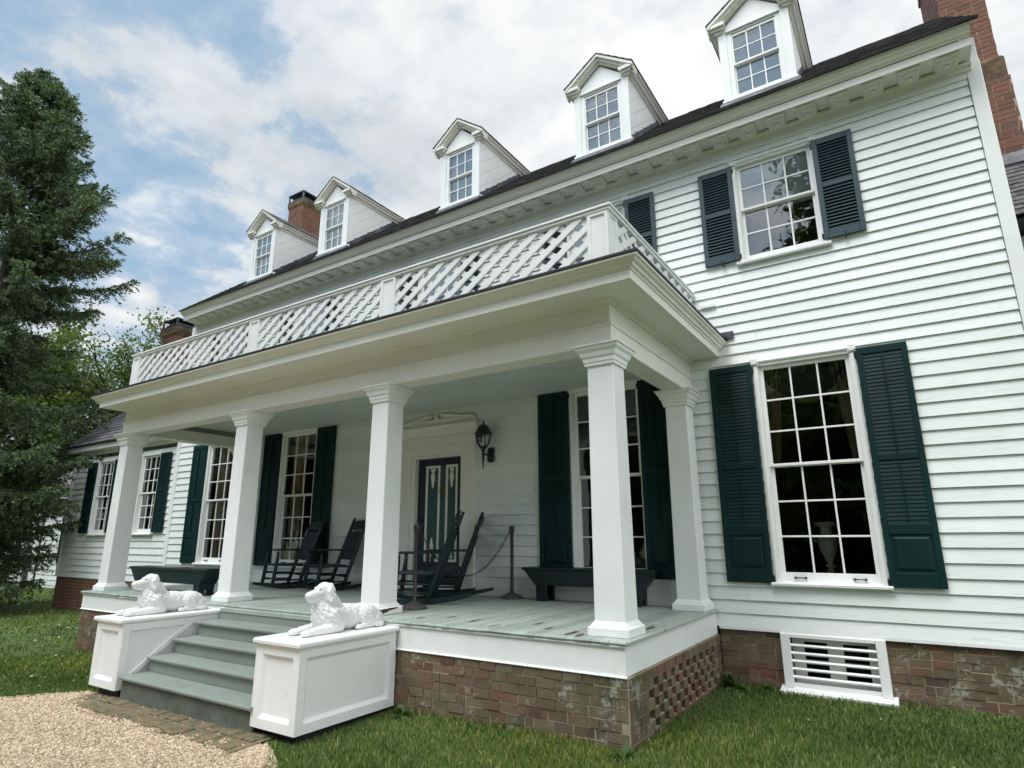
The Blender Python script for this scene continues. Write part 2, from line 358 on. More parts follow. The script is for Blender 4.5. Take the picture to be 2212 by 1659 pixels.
# --- main cornice with modillions
cx0, cx1 = -12.80, 3.462
cor = MB()
cor.prism([(2.885, 6.155), (2.845, 6.165), (2.835, 6.20), (2.805, 6.215), (2.795, 6.245), (2.90, 6.245)], 'x', cx0, cx1)         # bed mould
cor.prism([(2.90, 6.262), (2.545, 6.272), (2.545, 6.262), (2.52, 6.262), (2.52, 6.362), (2.90, 6.40)], 'x', cx0, cx1)           # soffit and fascia
cor.prism([(2.515, 6.365), (2.50, 6.366), (2.495, 6.38), (2.47, 6.392), (2.455, 6.42), (2.43, 6.435), (2.42, 6.455), (2.41, 6.475), (2.40, 6.476), (2.60, 6.50)], 'x', cx0, cx1)
cor.build('cornice', m_cream, house)
mod = MB(); mw_ = .232
mod.box(-mw_/2, mw_/2, 2.572, 2.795, 6.236, 6.262)
mod.prism([(2.60, 6.236), (2.62, 6.218), (2.79, 6.205), (2.795, 6.236)], 'x', -mw_/2+.018, mw_/2-.018)
mod.box(-mw_/2+.006, mw_/2-.006, 2.562, 2.575, 6.243, 6.252); mod.box(-mw_/2-.004, mw_/2+.004, 2.556, 2.572, 6.252, 6.261)
for i in range(9):
    if i in (3, 4, 5): continue
    x = -.088+i*.022; mod.box(x-.006, x+.006, 2.604, 2.78, 6.200, 6.222)
mod.sq(0, 2.70, [(.026, 6.214), (.030, 6.200), (.02, 6.194)])
m0 = mod.build('modillion', m_cream, house); m0.location.x = 3.225
x = 3.225-.374
while x > cx0+.12:
    c = m0.copy(); COL.objects.link(c); c.parent = house; c.location.x = x; x -= .374

# --- roof
def courses(mb, x0, x1, p, q, n_, t=.014, w=.2, jag=.006):
    p, q = np.array(p), np.array(q); dv = (q-p)/n_; nv = np.array([-dv[1], dv[0]]); nv /= np.linalg.norm(nv)
    if nv[1] < 0: nv = -nv
    for i in range(n_):
        a = p+dv*i; b = a+dv*1.35; x = x0-random.uniform(0, w)
        while x < x1:
            xe = x+w*random.uniform(.6, 1.4); j = random.uniform(-jag, jag)
            xa, xb = max(x, x0)+.002, min(xe, x1)
            if xb-xa > .01:
                k = t*random.uniform(.75, 1.3); aa = a+dv*j/np.linalg.norm(dv)
                l = [aa+nv*.004, aa+nv*(k+.004), b+nv*.004, b]
                mb.prism([tuple(c) for c in l], 'x', xa, xb)
            x = xe
    return mb
EAVE, BRK = (2.385, 6.478), (4.92, 8.60)
rf = MB(); courses(rf, cx0-.03, HX1+.0, EAVE, BRK, 22, .016, .17)
roof = rf.build('roof', m_shing, house)
rb = MB(); rb.prism([(EAVE[0]+.005, EAVE[1]-.012), (EAVE[0], EAVE[1]), (BRK[0], BRK[1]), (7.0, 8.93), (9.8, 6.3), (9.7, 6.25), (7.0, 8.8), (BRK[0], BRK[1]-.1)], 'x', cx0-.03, HX1-.01)
rb.build('roof_deck', m_black, roof)
SL = (BRK[1]-EAVE[1])/(BRK[0]-EAVE[0])
def roofz(y): return EAVE[1]+(y-EAVE[0])*(BRK[1]-EAVE[1])/(BRK[0]-EAVE[0])

# --- windows
def sash(mb, x0, x1, z0, z1, cols, rows, y, st=.048, mt=.021, bot=.05, top=.05, dp=.036):
    mb.box(x0-st, x0, y, y+dp, z0-bot, z1+top); mb.box(x1, x1+st, y, y+dp, z0-bot, z1+top)
    mb.box(x0, x1, y, y+dp, z0-bot, z0); mb.box(x0, x1, y, y+dp, z1, z1+top)
    for i in range(1, cols):
        x = x0+(x1-x0)*i/cols; mb.box(x-mt/2, x+mt/2, y+.004, y+dp-.006, z0, z1)
    for i in range(1, rows):
        z = z0+(z1-z0)*i/rows; mb.box(x0, x1, y+.006, y+dp-.008, z-mt/2, z+mt/2)
    return mb
def window(parent, gx, gz, cols, rt, rb, y, rose=True, sill=True, pane_name='pane', cw=.066, lead=.036, lifts=False, head=.10):
    (x0, x1), (z0, z1, zm) = gx, gz
    f = MB(); a, b = x0-.052, x1+.052; yf = y-lead
    for xa, xb in ((a-cw, a), (b, b+cw)):
        f.box(xa, xb, yf, y+.10, z0-.115, z1+.052)
        f.box(xa+.012, xb-.012, yf-.010, yf+.002, z0-.11, z1+.05)
        f.box(xa+(xb-xa)*.38, xa+(xb-xa)*.62, yf-.017, yf-.008, z0-.11, z1+.045)
    f.box(a-cw, b+cw, yf, y+.10, z1+.052, z1+.052+head)
    if rose:
        f.tube([(a, yf-.004, z1+.052+head*.58), (b, yf-.004, z1+.052+head*.58)], .024, 8)
        for xc in (a-cw/2, b+cw/2):
            f.box(xc-.045, xc+.045, yf-.022, yf+.01, z1+.052+.012, z1+.052+head+.004)
            rr = MB().lathe(0, 0, [(.0, .0), (.036, .0), (.036, .012), (.026, .012), (.024, .006), (.014, .010), (.0, .014)], 14)
            f.add([(xc+p[0], yf-.022-p[2], z1+.052+head*.56+p[1]) for p in rr.v], rr.f)
    f.box(a-cw-.01, b+cw+.01, y-.002, y+.02, z0-.17, z0-.11)
    fr = f.build('window', m_white, parent, bev=.003)
    s = MB(); sash(s, x0, x1, zm+.022, z1, cols, rt, y+.012, bot=.034)
    sash(s, x0, x1, z0, zm-.022, cols, rb, y+.052, bot=.105, top=.034)
    s.box(a, a+.012, y-.004, y+.06, z0-.1, z1+.05); s.box(b-.012, b, y-.004, y+.06, z0-.1, z1+.05)
    s.build('sash', m_sash, fr, bev=.003)
    p = MB()
    for za, zb, yy in ((zm+.022, z1, y+.032), (z0, zm-.022, y+.072)):
        p.add([(x0-.005, yy, za-.005), (x1+.005, yy, za-.005), (x1+.005, yy, zb+.005), (x0-.005, yy, zb+.005)], [(0, 1, 2, 3)])
    p.build(pane_name, m_glass, fr, recalc=False)
    if sill:
        MB().prism([(yf-.048, z0-.145), (yf-.05, z0-.122), (yf-.04, z0-.112), (y+.06, z0-.10), (y+.06, z0-.15), (yf-.03, z0-.152)], 'x', a-cw-.03, b+cw+.03).build('sill', m_white, fr)
    if lifts:
        for xc in (x0+.16, x1-.16):
            l = MB().tube([(xc-.055, y+.034, z0-.058), (xc+.055, y+.030, z0-.060)], .007, 8)
            for xx in (xc-.055, xc+.055): l.box(xx-.011, xx+.011, y+.026, y+.055, z0-.07, z0-.047)
            l.build('sash_lift', m_iron, fr)
    return fr
def shutter(parent, x0, x1, z0, z1, y, m, kind=1, st=.062):
    f = MB(); th = .034; yf = y-.072; w = x1-x0; secs = []
    if kind == 1:                                     # long first-floor shutter: two louvred fields over a solid panel
        h = z1-z0; rails = [(z0, z0+.15), (z0+h*.205, z0+h*.245), (z0+h*.505, z0+h*.53), (z1-.085, z1)]
        secs = [(rails[1][1], rails[2][0]), (rails[2][1], rails[3][0])]; pan = (rails[0][1], rails[1][0])
    else:
        h = z1-z0; rails = [(z0, z0+.11), (z0+h*.50, z0+h*.545), (z1-.085, z1)]
        secs = [(rails[0][1], rails[1][0]), (rails[1][1], rails[2][0])]; pan = None
    f.box(x0, x0+st, yf, yf+th, z0, z1); f.box(x1-st, x1, yf, yf+th, z0, z1)
    for a, b in rails: f.box(x0+st, x1-st, yf+.001, yf+th, a, b)
    if pan: f.panel((x0+st, yf+.014, pan[0]), (1, 0, 0), (0, 0, 1), (0, -1, 0), w-2*st, pan[1]-pan[0], [(0, 0), (.028, 0), (.045, .012), (.055, .012)])
    sh = f.build('shutter', m, parent, bev=.004)
    l = MB()
    for a, b in secs:
        k = int((b-a)/.043)
        for i in range(k):
            z = a+(b-a)*(i+.5)/k
            if kind == 1: l.prism([(yf+.008, z-.020), (yf+.012, z-.022), (yf+.022, z+.021), (yf+.017, z+.022)], 'x', x0+st, x1-st)
            else: l.prism([(yf+.002, z-.020), (yf+.006, z-.024), (yf+.032, z+.013), (yf+.028, z+.016)], 'x', x0+st, x1-st)
        if kind == 1: l.box((x0+x1)/2-.008, (x0+x1)/2+.008, yf-.008, yf+.004, a+.03, b-.03)
    l.box(x0+st, x1-st, yf+th-.003, yf+th, z0+.1, z1-.05)
    l.build('louvers', m, sh)
    h = MB()
    for zz_ in (z0+.09, z1-.10): h.box(x0-.028 if kind == 3 else x1-.01, x0+.01 if kind == 3 else x1+.028, yf-.006, yf+.05, zz_-.04, zz_+.04)
    return sh
def hinge(sh_, x, z0, z1, y):
    h = MB()
    for z in (z0+.05, z1-.07): h.box(x-.022, x+.022, y-.062, y-.03, z-.035, z+.035)
    h.build('hinge', m_iron, sh_, bev=.005)
def holdback(sh_, x, z, y):
    h = MB().box(x-.012, x+.012, y-.10, y-.02, z-.03, z-.015).box(x-.009, x+.009, y-.11, y-.095, z-.06, z+.03)
    h.build('shutter_dog', m_iron, sh_)
for i, g in enumerate(WIN1): window(house, g, WZ1, 3, 3, 3, YW, lifts=True)
for i, g in enumerate(WIN2): window(house, g, WZ2, 3, 2, 2, YW, head=.085)
for a, b, hx in ((.148, .682, .682), (1.862, 2.372, 1.862), (-2.51, -1.985, -1.985), (-.868, -.445, -.868), (-9.37, -8.81, -8.81), (-7.665, -7.13, -7.665), (-12.13, -11.55, -11.55), (-10.39, -9.85, -10.39)):
    s_ = shutter(house, a, b, .325, 3.012, YW, m_shut, 1); hinge(s_, hx, .325, 3.012, YW)
for (a, b) in WIN2:
    s_ = shutter(house, a-.565, a-.10, 4.475, 5.895, YW, m_shut2, 2); hinge(s_, a-.10, 4.475, 5.895, YW); holdback(s_, a-.33, 4.475, YW)
    s_ = shutter(house, b+.075, b+.54, 4.475, 5.895, YW, m_shut2, 2); hinge(s_, b+.075, 4.475, 5.895, YW); holdback(s_, b+.31, 4.475, YW)
# rooms behind the glass
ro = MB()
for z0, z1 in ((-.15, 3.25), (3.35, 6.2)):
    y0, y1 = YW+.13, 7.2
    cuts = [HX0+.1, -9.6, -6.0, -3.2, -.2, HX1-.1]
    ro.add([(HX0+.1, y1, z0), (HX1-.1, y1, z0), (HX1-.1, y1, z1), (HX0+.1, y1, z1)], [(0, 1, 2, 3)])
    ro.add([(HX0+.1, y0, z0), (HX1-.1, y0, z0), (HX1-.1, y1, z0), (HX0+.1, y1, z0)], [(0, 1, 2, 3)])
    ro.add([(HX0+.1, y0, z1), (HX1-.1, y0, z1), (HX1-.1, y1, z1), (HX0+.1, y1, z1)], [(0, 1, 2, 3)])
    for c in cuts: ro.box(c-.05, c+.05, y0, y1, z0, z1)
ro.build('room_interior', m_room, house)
sh_ = MB()
for a, b in WIN2: sh_.add([(a-.04, YW+.098, WZ2[2]-.06), (b+.04, YW+.098, WZ2[2]-.06), (b+.04, YW+.062, WZ2[1]+.04), (a-.04, YW+.062, WZ2[1]+.04)], [(0, 1, 2, 3)])
sh_.build('pale_pane_sheets', m_shade, house, recalc=False)  # pale sheets added behind the upper sashes to whiten their panes

# --- dormers
def dormer(x0, x1, tw=(.60)):
    dy = 2.85; xc = (x0+x1)/2; zb = 6.955; ze = 8.12; ya = 8.52; back = 4.52
    b = MB(); iw = .165
    b.box(x0, x0+iw, dy, dy+.08, zb, ze); b.box(x1-iw, x1, dy, dy+.08, zb, ze)
    b.box(x0-.012, x0+.10, dy-.018, dy+.004, zb, ze+.02); b.box(x1-.10, x1+.012, dy-.018, dy+.004, zb, ze+.02)
    b.box(x0+iw, x1-iw, dy, dy+.08, ze-.07, ze); b.box(x0+.10, x1-.10, dy-.03, dy+.005, ze-.035, ze-.008)
    b.prism([(x0, ze), (x1, ze), (xc, ya)], 'y', dy-.002, dy+.06)
    b.prism([(dy-.045, zb-.05), (dy-.045, zb-.015), (dy+.06, zb+.02), (dy+.06, zb-.06)], 'x', x0-.03, x1+.03)
    for x, s in ((x0, 1), (x1, -1)):                  # board cheeks
        d0 = -.02; ys = dy+.01
        while roofz(ys)+d0 < ze-.01:
            d1 = d0+.255; inv = lambda z, d_: ys+(ze-z_(d_))/SL; z_ = lambda d_: roofz(ys)+d_
            q = [(ys, z_(d0)+.004), (ys+(ze-z_(d0)-.004)/SL, ze)]
            q += [(ys+(ze-z_(d1))/SL, ze), (ys, z_(d1))] if z_(d1) < ze else [(ys, ze)]
            a_, c_ = (x-.010, x+.03) if s > 0 else (x-.03, x+.010)
            b.prism(q, 'x', a_, c_); d0 = d1
    dm = b.build('dormer', m_white, house)
    # cornice: raking mould on the gable, eaves along the cheeks, short returns
    r = MB(); ov = .135; xl, xr = x0-ov, x1+ov; zt = ze+.115; sl = (ya+.165-zt)/(xc-xl)
    def rake(off, th, ya0, ya1, k0=0.):
        for sx in (-1, 1):
            xe = xl if sx < 0 else xr
            r.prism([(xe, zt-off), (xc, zt-off+sl*(xc-xl)), (xc, zt-off+sl*(xc-xl)-th), (xe, zt-off-th)], 'y', ya0, ya1)
    rake(.0, .055, dy-.125, dy+.08); rake(.05, .05, dy-.085, dy+.07); rake(.095, .045, dy-.04, dy+.05)
    for sx in (-1, 1):
        xw = x0 if sx < 0 else x1
        pr = [(xw+sx*.0, zt-.135), (xw+sx*.03, zt-.13), (xw+sx*.04, zt-.09), (xw+sx*.085, zt-.08), (xw+sx*.09, zt-.05), (xw+sx*.13, zt-.03), (xw+sx*(ov-.002), zt-.004), (xw, zt-.004)]
        r.prism(pr, 'y', dy-.02, back)
        for e, f_, yy, za_, zb2 in ((.128, .105, .116, zt-.058, zt-.006), (.088, .080, .080, zt-.098, zt-.060), (.050, .052, .046, zt-.138, zt-.100)):
            a, c_ = sorted((xw+sx*e, xw-sx*f_)); r.box(a, c_, dy-yy, dy-.021, za_, zb2)
    r.build('dormer_cornice', m_cream, dm)
    ro_ = MB()
    for sx in (-1, 1):
        xe = xl-.015 if sx < 0 else xr+.015; nrow = 5
        for i in range(nrow):
            fa, fb = i/nrow, min(1., (i+1.3)/nrow)
            za = zt+.0+(sl*(xc-xl))*fa; zb_ = zt+sl*(xc-xl)*fb; xa = xe+(xc-xe)*fa; xb = xe+(xc-xe)*fb
            y = dy-.14
            while y < 5.2:
                ye = min(5.2, y+random.uniform(.11, .22)); t = random.uniform(.010, .018)
                ro_.prism([(xa, za), (xa, za+t+.004), (xb, zb_+.005), (xb, zb_)], 'y', y+.001, ye); y = ye
    ro_.build('dormer_roof', m_shing, dm)
    fl = MB()
    fl.prism([(dy-.03, zb-.05), (dy-.05, zb-.06), (dy-.12, roofz(dy-.12)+.03), (dy+.05, roofz(dy+.05)-.02)], 'x', x0-.06, x1+.06)
    for x, s in ((x0, -1), (x1, 1)):
        k = 9
        for i in range(k):
            ya_, yb_ = dy+.0+(4.5-dy)*i/k, dy+(4.5-dy)*(i+1)/k
            fl.add([(x+s*.016, ya_, roofz(ya_)), (x+s*.016, yb_+.02, roofz(yb_+.02)), (x+s*.018, yb_+.02, roofz(yb_)+.13), (x+s*.018, ya_, roofz(ya_)+.13+.012*(i % 2)),
                    (x+s*.09, ya_, roofz(ya_)+.022), (x+s*.09, yb_, roofz(yb_)+.022)], [(0, 1, 2, 3), (0, 4, 5, 1)])
    fl.build('flashing', m_lead, dm)
    gx = (xc-.285, xc+.285); gz = (7.0+.035, 8.0, 7.515); y = dy+.01; s = MB()
    sash(s, *gx, gz[2]+.02, gz[1], 3, 2, y, st=.04, mt=.018, bot=.03, top=.035); sash(s, *gx, gz[0], gz[2]-.02, 3, 2, y+.035, st=.04, mt=.018, bot=.05, top=.03)
    s.build('sash', m_sash, dm, bev=.002)
    p = MB()
    for za, zb_, yy in ((gz[2]+.02, gz[1], y+.018), (gz[0], gz[2]-.02, y+.053)): p.add([(gx[0], yy, za), (gx[1], yy, za), (gx[1], yy, zb_), (gx[0], yy, zb_)], [(0, 1, 2, 3)])
    p.build('pane', m_glass, dm, recalc=False)
    MB().box(gx[0]-.05, gx[1]+.05, dy+.088, dy+.098, gz[0]-.05, gz[1]+.05).build('window_shade', m_shade, dm)
for a, b in ((-10.635, -9.74), (-8.10, -7.21), (-4.585, -3.70), (-1.685, -.742), (.715, 1.655)): dormer(a, b)

# --- bricks
def bricks(mb, mo, o, u, nrm, L, H, ch=.0845, bl=.205, holes=None, dep=.09, skip=None, jit=.006, top=None):
    """running/Flemish bond of single bricks; u along the wall, nrm outwards; holes(i,k) leaves an opening"""
    o, u, nrm = np.array(o, float), np.array(u, float), np.array(nrm, float); up = np.array([0, 0, 1.]); rows = int(math.ceil(H/ch-1e-6))
    for r in range(rows):
        z1 = H-r*ch; z0 = max(z1-ch, 0)-.001
        s = -(bl*.5 if r % 2 else 0); k = 0
        while s < L:
            w = bl*(.5 if (r*3+k) % 4 == 1 else 1.)*random.uniform(.94, 1.05)
            a, b = max(s, 0), min(s+w, L)
            if b-a > .03 and not (holes and holes((a+b)/2, (z0+z1)/2)):
                if skip is None or not skip((a+b)/2, (z0+z1)/2):
                    j = random.uniform(-jit, jit); q = .0055; pts = []
                    for dd in (-dep, j):
                        for aa, zz_ in ((a+q, z0+q), (b-q, z0+q), (b-q, z1-q), (a+q, z1-q)):
                            e = random.uniform(-.0022, .0022)
                            pts.append(o+u*(aa+e)+up*(zz_+random.uniform(-.002, .002))+nrm*(dd+ .002))
                    mb.add(pts, [(0, 3, 2, 1), (4, 5, 6, 7), (0, 1, 5, 4), (1, 2, 6, 5), (2, 3, 7, 6), (3, 0, 4, 7)])
            s += w; k += 1
    if mo is not None:
        p = [o+u*a+up*z+nrm*dd for dd in (-dep, -.0055) for a, z in ((0, 0), (L, 0), (L, H), (0, H))]
        mo.add(p, [(0, 3, 2, 1), (4, 5, 6, 7), (0, 1, 5, 4), (1, 2, 6, 5), (2, 3, 7, 6), (3, 0, 4, 7)])
SK0 = -.292                                          # bottom of the porch skirt
GB = -1.0                                            # bricks run into the soil
fb, fm = MB(), MB()
bricks(fb, fm, (-2.75, .03, GB), (1, 0, 0), (0, -1, 0), 2.735, SK0-GB+.004)
bricks(fb, fm, (-9.93, .03, GB-.1), (1, 0, 0), (0, -1, 0), 4.1, SK0-GB+.104)
def honey(mb, y0, y1, H0, z0):                       # pierced brick side wall of the porch
    ch = .0845; rows = int((H0-z0)/ch)
    for r in range(rows+1):
        z1 = H0-r*ch; zz0 = max(z1-ch, z0); pierced = 0 < r < 6; cells = []
        def solid(a, b, off):
            q = a-off
            while q < b-.02:
                w = .215 if int(q*37+r) % 3 else .1075
                cells.append((max(q, a), min(q+w, b))); q += w
        ya, yb = (y0+.44, y1-.14) if pierced else (y1, y1)
        solid(y0, ya, .1*(r % 2))
        if pierced:
            m_ = int((yb-ya)/.118)
            for i_ in range(m_):
                if (i_+r) % 2: cells.append((ya+i_*.118-.008, ya+(i_+1)*.118+.008))
            solid(ya+m_*.118, y1, 0)
        for a, b in cells:
            if b-a > .02: mb.box(-.105+random.uniform(-.004, .002), -.002+random.uniform(-.003, .003), a+.005, b-.005, zz0+.005, z1-.005)
    return mb
honey(fb, .034, 2.88, SK0, -.99)
fm.box(-.10, -.010, .03, .44, GB, SK0); fm.box(-.10, -.010, 2.72, 2.88, GB, SK0)
zz_ = SK0
while zz_ > -.95: fm.box(-.10, -.012, .44, 2.72, zz_-.005, zz_+.004); zz_ -= .0845
VX = (.69, 1.735)                                    # cellar vent opening
bricks(fb, fm, (-.005, YW+.012, GB), (1, 0, 0), (0, -1, 0), VX[0]+.03, -.215-GB)
bricks(fb, fm, (VX[1]-.02, YW+.012, GB), (1, 0, 0), (0, -1, 0), HX1-VX[1]+.02, -.215-GB)
bricks(fb, fm, (VX[0]+.025, YW+.012, GB), (1, 0, 0), (0, -1, 0), VX[1]-VX[0]-.045, .15)
bricks(fb, fm, (HX0, YW+.012, GB-.15), (1, 0, 0), (0, -1, 0), 3.1, -.215-GB+.15)
found = fb.build('brick_foundation', m_brick, house, bev=.005)
def islands(mb):                                      # one mortar bed per run of wall (boxes of 8 vertices, joined by wall)
    out = {}
    for i in range(0, len(mb.v), 8):
        c = np.mean(mb.v[i:i+8], 0); key = 'side' if -.2 < c[0] < 0 and c[1] > .1 else round(c[0], 2)
        q = out.setdefault(key, MB()); q.add(mb.v[i:i+8], [(0, 3, 2, 1), (4, 5, 6, 7), (0, 1, 5, 4), (1, 2, 6, 5), (2, 3, 7, 6), (3, 0, 4, 7)])
    return out.values()
for q in islands(fm): q.build('mortar', m_mort, found)
# cellar vent
v = MB(); y = YW-.03
v.box(VX[0], VX[0]+.095, y-.035, y+.05, -.79, -.222); v.box(VX[1]-.095, VX[1], y-.035, y+.05, -.79, -.222)
v.box(VX[0]+.095, VX[1]-.095, y-.03, y+.05, -.262, -.222); v.box(VX[0]+.095, VX[1]-.095, y+.0, y+.05, -.79, -.74)
v.prism([(y-.12, -.845), (y-.125, -.815), (y+.05, -.775), (y+.05, -.845)], 'x', VX[0]-.045, VX[1]+.045)
vent = v.build('cellar_vent', m_white, house, bev=.004)
v = MB()
for i in range(5):
    z = -.345-.083*i; c = .017; v.prism([(y-.005, z-c), (y-.005-c*1.2, z), (y-.005, z+c), (y-.005+c*1.2, z)], 'x', VX[0]+.09, VX[1]-.09)
v.build('vent_bars', m_white, vent)
v = MB(); xs_ = [VX[0]+.09, VX[0]+.215, VX[0]+.455, VX[0]+.615, VX[0]+.86, VX[1]-.09]
v.box(xs_[0], xs_[1], y+.16, y+.18, -.80, -.23); v.box(xs_[2], xs_[3], y+.16, y+.18, -.80, -.23); v.box(xs_[4], xs_[5], y+.16, y+.18, -.80, -.23)
v.box(xs_[1], xs_[2], y+.16, y+.18, -.32, -.23); v.box(xs_[3], xs_[4], y+.16, y+.18, -.32, -.23)
v.box(xs_[1], xs_[2], y+.16, y+.18, -.80, -.72); v.box(xs_[3], xs_[4], y+.16, y+.18, -.80, -.72); v.box(xs_[1], xs_[4], y+.162, y+.178, -.545, -.515)
v.box(VX[0]+.09, VX[1]-.09, y+.02, y+.18, -.222, -.20)
v.build('vent_backing', m_cream, vent)
v = MB().box(VX[0]-.2, VX[1]+.2, 3.4, 3.42, -1, -.15).box(VX[0]-.1, VX[0]-.08, 3.0, 3.4, -1, -.15).box(VX[1]+.08, VX[1]+.1, 3.0, 3.4, -1, -.15); v.build('cellar_void', m_black, vent)

# --- chimneys
def chimney(parent, x0, x1, y0, y1, z0, zt, band=None, hood=True, name='chimney'):
    b, m = MB(), MB()
    for o, u, nn, L in (((x0, y0, z0), (1, 0, 0), (0, -1, 0), x1-x0), ((x1, y0, z0), (0, 1, 0), (1, 0, 0), y1-y0), ((x0, y1, z0), (0, -1, 0), (-1, 0, 0), y1-y0)):
        bricks(b, None, o, u, nn, L, zt-z0, ch=.078, dep=.05, jit=.003)
    if band:
        for zb, zt_, e in band:
            m.rect(x0, x1, y0, y1, [(e*.4, zb), (e, zb+.07), (e*1.02, zt_-.06), (e*.3, zt_)])
    ch = b.build(name, m_chim, parent)
    MB().box(x0+.004, x1-.004, y0+.004, y1-.004, z0, zt-.004).build('chimney_core', m_mort2, ch)
    if band: m.build('weathered_corbel', m_lead if False else m_rot, ch)
    if hood:
        h = MB(); h.box(x0-.03, x1+.03, y0-.03, y1+.03, zt+.27, zt+.30)
        for x in (x0, x1):
            for yy in (y0, y1): h.box(x-.018, x+.018, yy-.018, yy+.018, zt-.01, zt+.28)
        h.rect(x0, x1, y0, y1, [(.02, zt), (.03, zt+.05), (.0, zt+.055)])
        h.box(x0+.05, x1-.05, y0+.05, y1-.05, zt+.02, zt+.16)
        h.build('chimney_hood', m_lead, ch)
    return ch
c1_ = chimney(house, 3.60, 4.175, 5.2, 7.0, 7.5, 10.6, [(7.34, 7.80, .05)], True)
chimney(house, 3.60, 4.245, 5.15, 7.05, 2.0, 7.42, None, False)
chimney(house, -12.44, -11.80, 5.0, 7.4, 7.9, 10.66, [(10.50, 10.72, .03)], True)

# ================================================================== PORCH (part of the house)
C = [-9.746, -6.159, -3.257, -.237]; CY = .357; BW, TW = .150, .138
PX0 = -9.98                                           # left edge of the deck
fl = MB(); x = PX0
while x < -.001:                                      # deck boards run front to back, rounded worn noses
    w = min(random.uniform(.078, .088), -x); z = random.uniform(-.003, .001); n0 = random.uniform(-.004, .006)
    fl.prism([(n0+.0, -.030+z), (n0-.006, -.016+z), (n0, -.004+z), (n0+.012, z), (YW-.02, z), (YW-.02, -.034+z), (n0+.01, -.034+z)], 'x', x+.0012, x+w-.0012); x += w
deck = fl.build('porch_floor', m_floor, house)
e = MB().box(-.03, .012, .02, YW-.03, -.034, -.002).build('floor_edge', m_floor, deck, bev=.006)
rt = MB()
for cx_, cy_, L, w in ((-.62, .20, .26, .035), (-.50, .13, .20, .03), (-1.9, .42, .3, .018), (-2.3, .52, .22, .014), (-.95, .36, .2, .016), (.0-.12, .9, .3, .02), (-.35, 1.1, .25, .018), (-2.55, .3, .2, .012), (-1.2, .6, .22, .012), (-1.5, .22, .3, .014)):
    k = 14; lo = []
    for i in range(k):
        a = 2*math.pi*i/k; rr = random.uniform(.6, 1.2); lo.append((cx_+math.cos(a)*w*rr, cy_+math.sin(a)*L/2*rr))
    rt.add([(p[0], p[1], .0045) for p in lo]+[(cx_, cy_, .004)], [(i, (i+1) % k, k) for i in range(k)])
rt.build('rotten_patch', m_rot, deck)
sk = MB().box(PX0+.04, -.028, .028, .06, -.285, -.034).box(-.06, -.026, .06, YW-.03, -.285, -.034)
sk.prism([(.032, -.295), (.014, -.293), (.012, -.285), (.018, -.278), (.032, -.276)], 'x', PX0+.03, -.016)
sk.prism([(.020, -.060), (.008, -.050), (.006, -.036), (.032, -.036), (.032, -.07)], 'x', PX0+.035, -.020)
sk.box(PX0+.03, PX0+.06, .06, YW-.03, -.285, -.034)
sk.build('porch_skirt', m_white, house, bev=.003)

def column(cx, cy, dyh=None, wall=False):
    s = MB(); z0, z1 = .08, 2.565
    s.sq(cx, cy, [(BW, z0), (BW, z0+.01), (TW, z1), (TW, z1+.01)])
    col = s.build('column', m_white, house, bev=.007)
    b = MB().sq(cx, cy, [(.196, .0), (.198, .004), (.198, .070), (.192, .078), (.178, .082), (.176, .092), (.166, .104), (.156, .118), (.150, .126)])
    b.build('column_base', m_white, col, bev=.003)
    c = MB().sq(cx, cy, [(TW, z1-.05), (TW+.020, z1-.048), (TW+.022, z1-.018), (TW+.030, z1-.012), (TW+.034, z1+.03), (TW+.045, z1+.036), (TW+.052, z1+.05), (TW+.062, z1+.085), (TW+.085, z1+.11), (TW+.092, z1+.135), (TW+.094, z1+.140), (TW+.108, z1+.142), (TW+.108, z1+.156), (TW+.05, z1+.158)])
    c.build('capital', m_white, col, bev=.002)
    return col
cols = [column(x, CY) for x in C]
for x in (C[0], C[3]): column(x, 2.665)
k = MB(); bx = C[2]+.198+.001; by = CY                # rot eaten into the base of the third column
pts = [(by-.195, .003), (by-.195, .068), (by-.15, .060), (by-.12, .070), (by-.07, .066), (by-.02, .072), (by+.05, .071), (by+.10, .073), (by+.115, .062), (by+.07, .055), (by+.02, .050), (by-.03, .044), (by-.06, .030), (by-.10, .026), (by-.13, .010)]
k.prism([(p[0], p[1]) for p in pts], 'x', bx-.02, bx+.003); k.build('rotten_patch', m_rot, cols[2])

# entablature: beams, frieze, soffit, cornice on three sides
EX0, EX1, EY = C[0]-TW, C[3]+TW, CY-TW
en = MB(); z0 = 2.722
en.box(EX0, EX1, EY, CY+TW, z0, 2.925); en.box(EX1-2*TW, EX1, CY+TW, YW-.02, z0, 2.925); en.box(EX0, EX0+2*TW, CY+TW, YW-.02, z0, 2.925)
en.build('porch_beam', m_cream, house, bev=.004)
fr = MB()
def ring(mb, prof, xr=1.0, xl=1.0):                   # profile of (outward, z) carried along front and both ends, mitred
    F = [(EX1+o*xr, EY-o, z) for o, z in prof]; B = [(EX1+o*xr, YW-.02, z) for o, z in prof]
    F2 = [(EX0-o*xl, EY-o, z) for o, z in prof]; B2 = [(EX0-o*xl, YW-.02, z) for o, z in prof]
    return mb.loft([B2, F2, F, B], cap=True)
ring(fr, [(.0, 2.918), (.014, 2.92), (.018, 2.932), (.012, 2.945), (-.012, 2.948), (-.012, 3.20), (-.2, 3.20), (-.2, 2.918)], 1, .5)
fr.build('porch_frieze', m_cream, house)
co_ = MB()
ring(co_, [(-.02, 3.148), (.012, 3.15), (.018, 3.165), (.04, 3.172), (.05, 3.192), (-.02, 3.195)], .95, .5)
ring(co_, [(-.05, 3.192), (.385, 3.188), (.385, 3.174), (.407, 3.174), (.407, 3.262), (-.05, 3.262)], .95, .25)
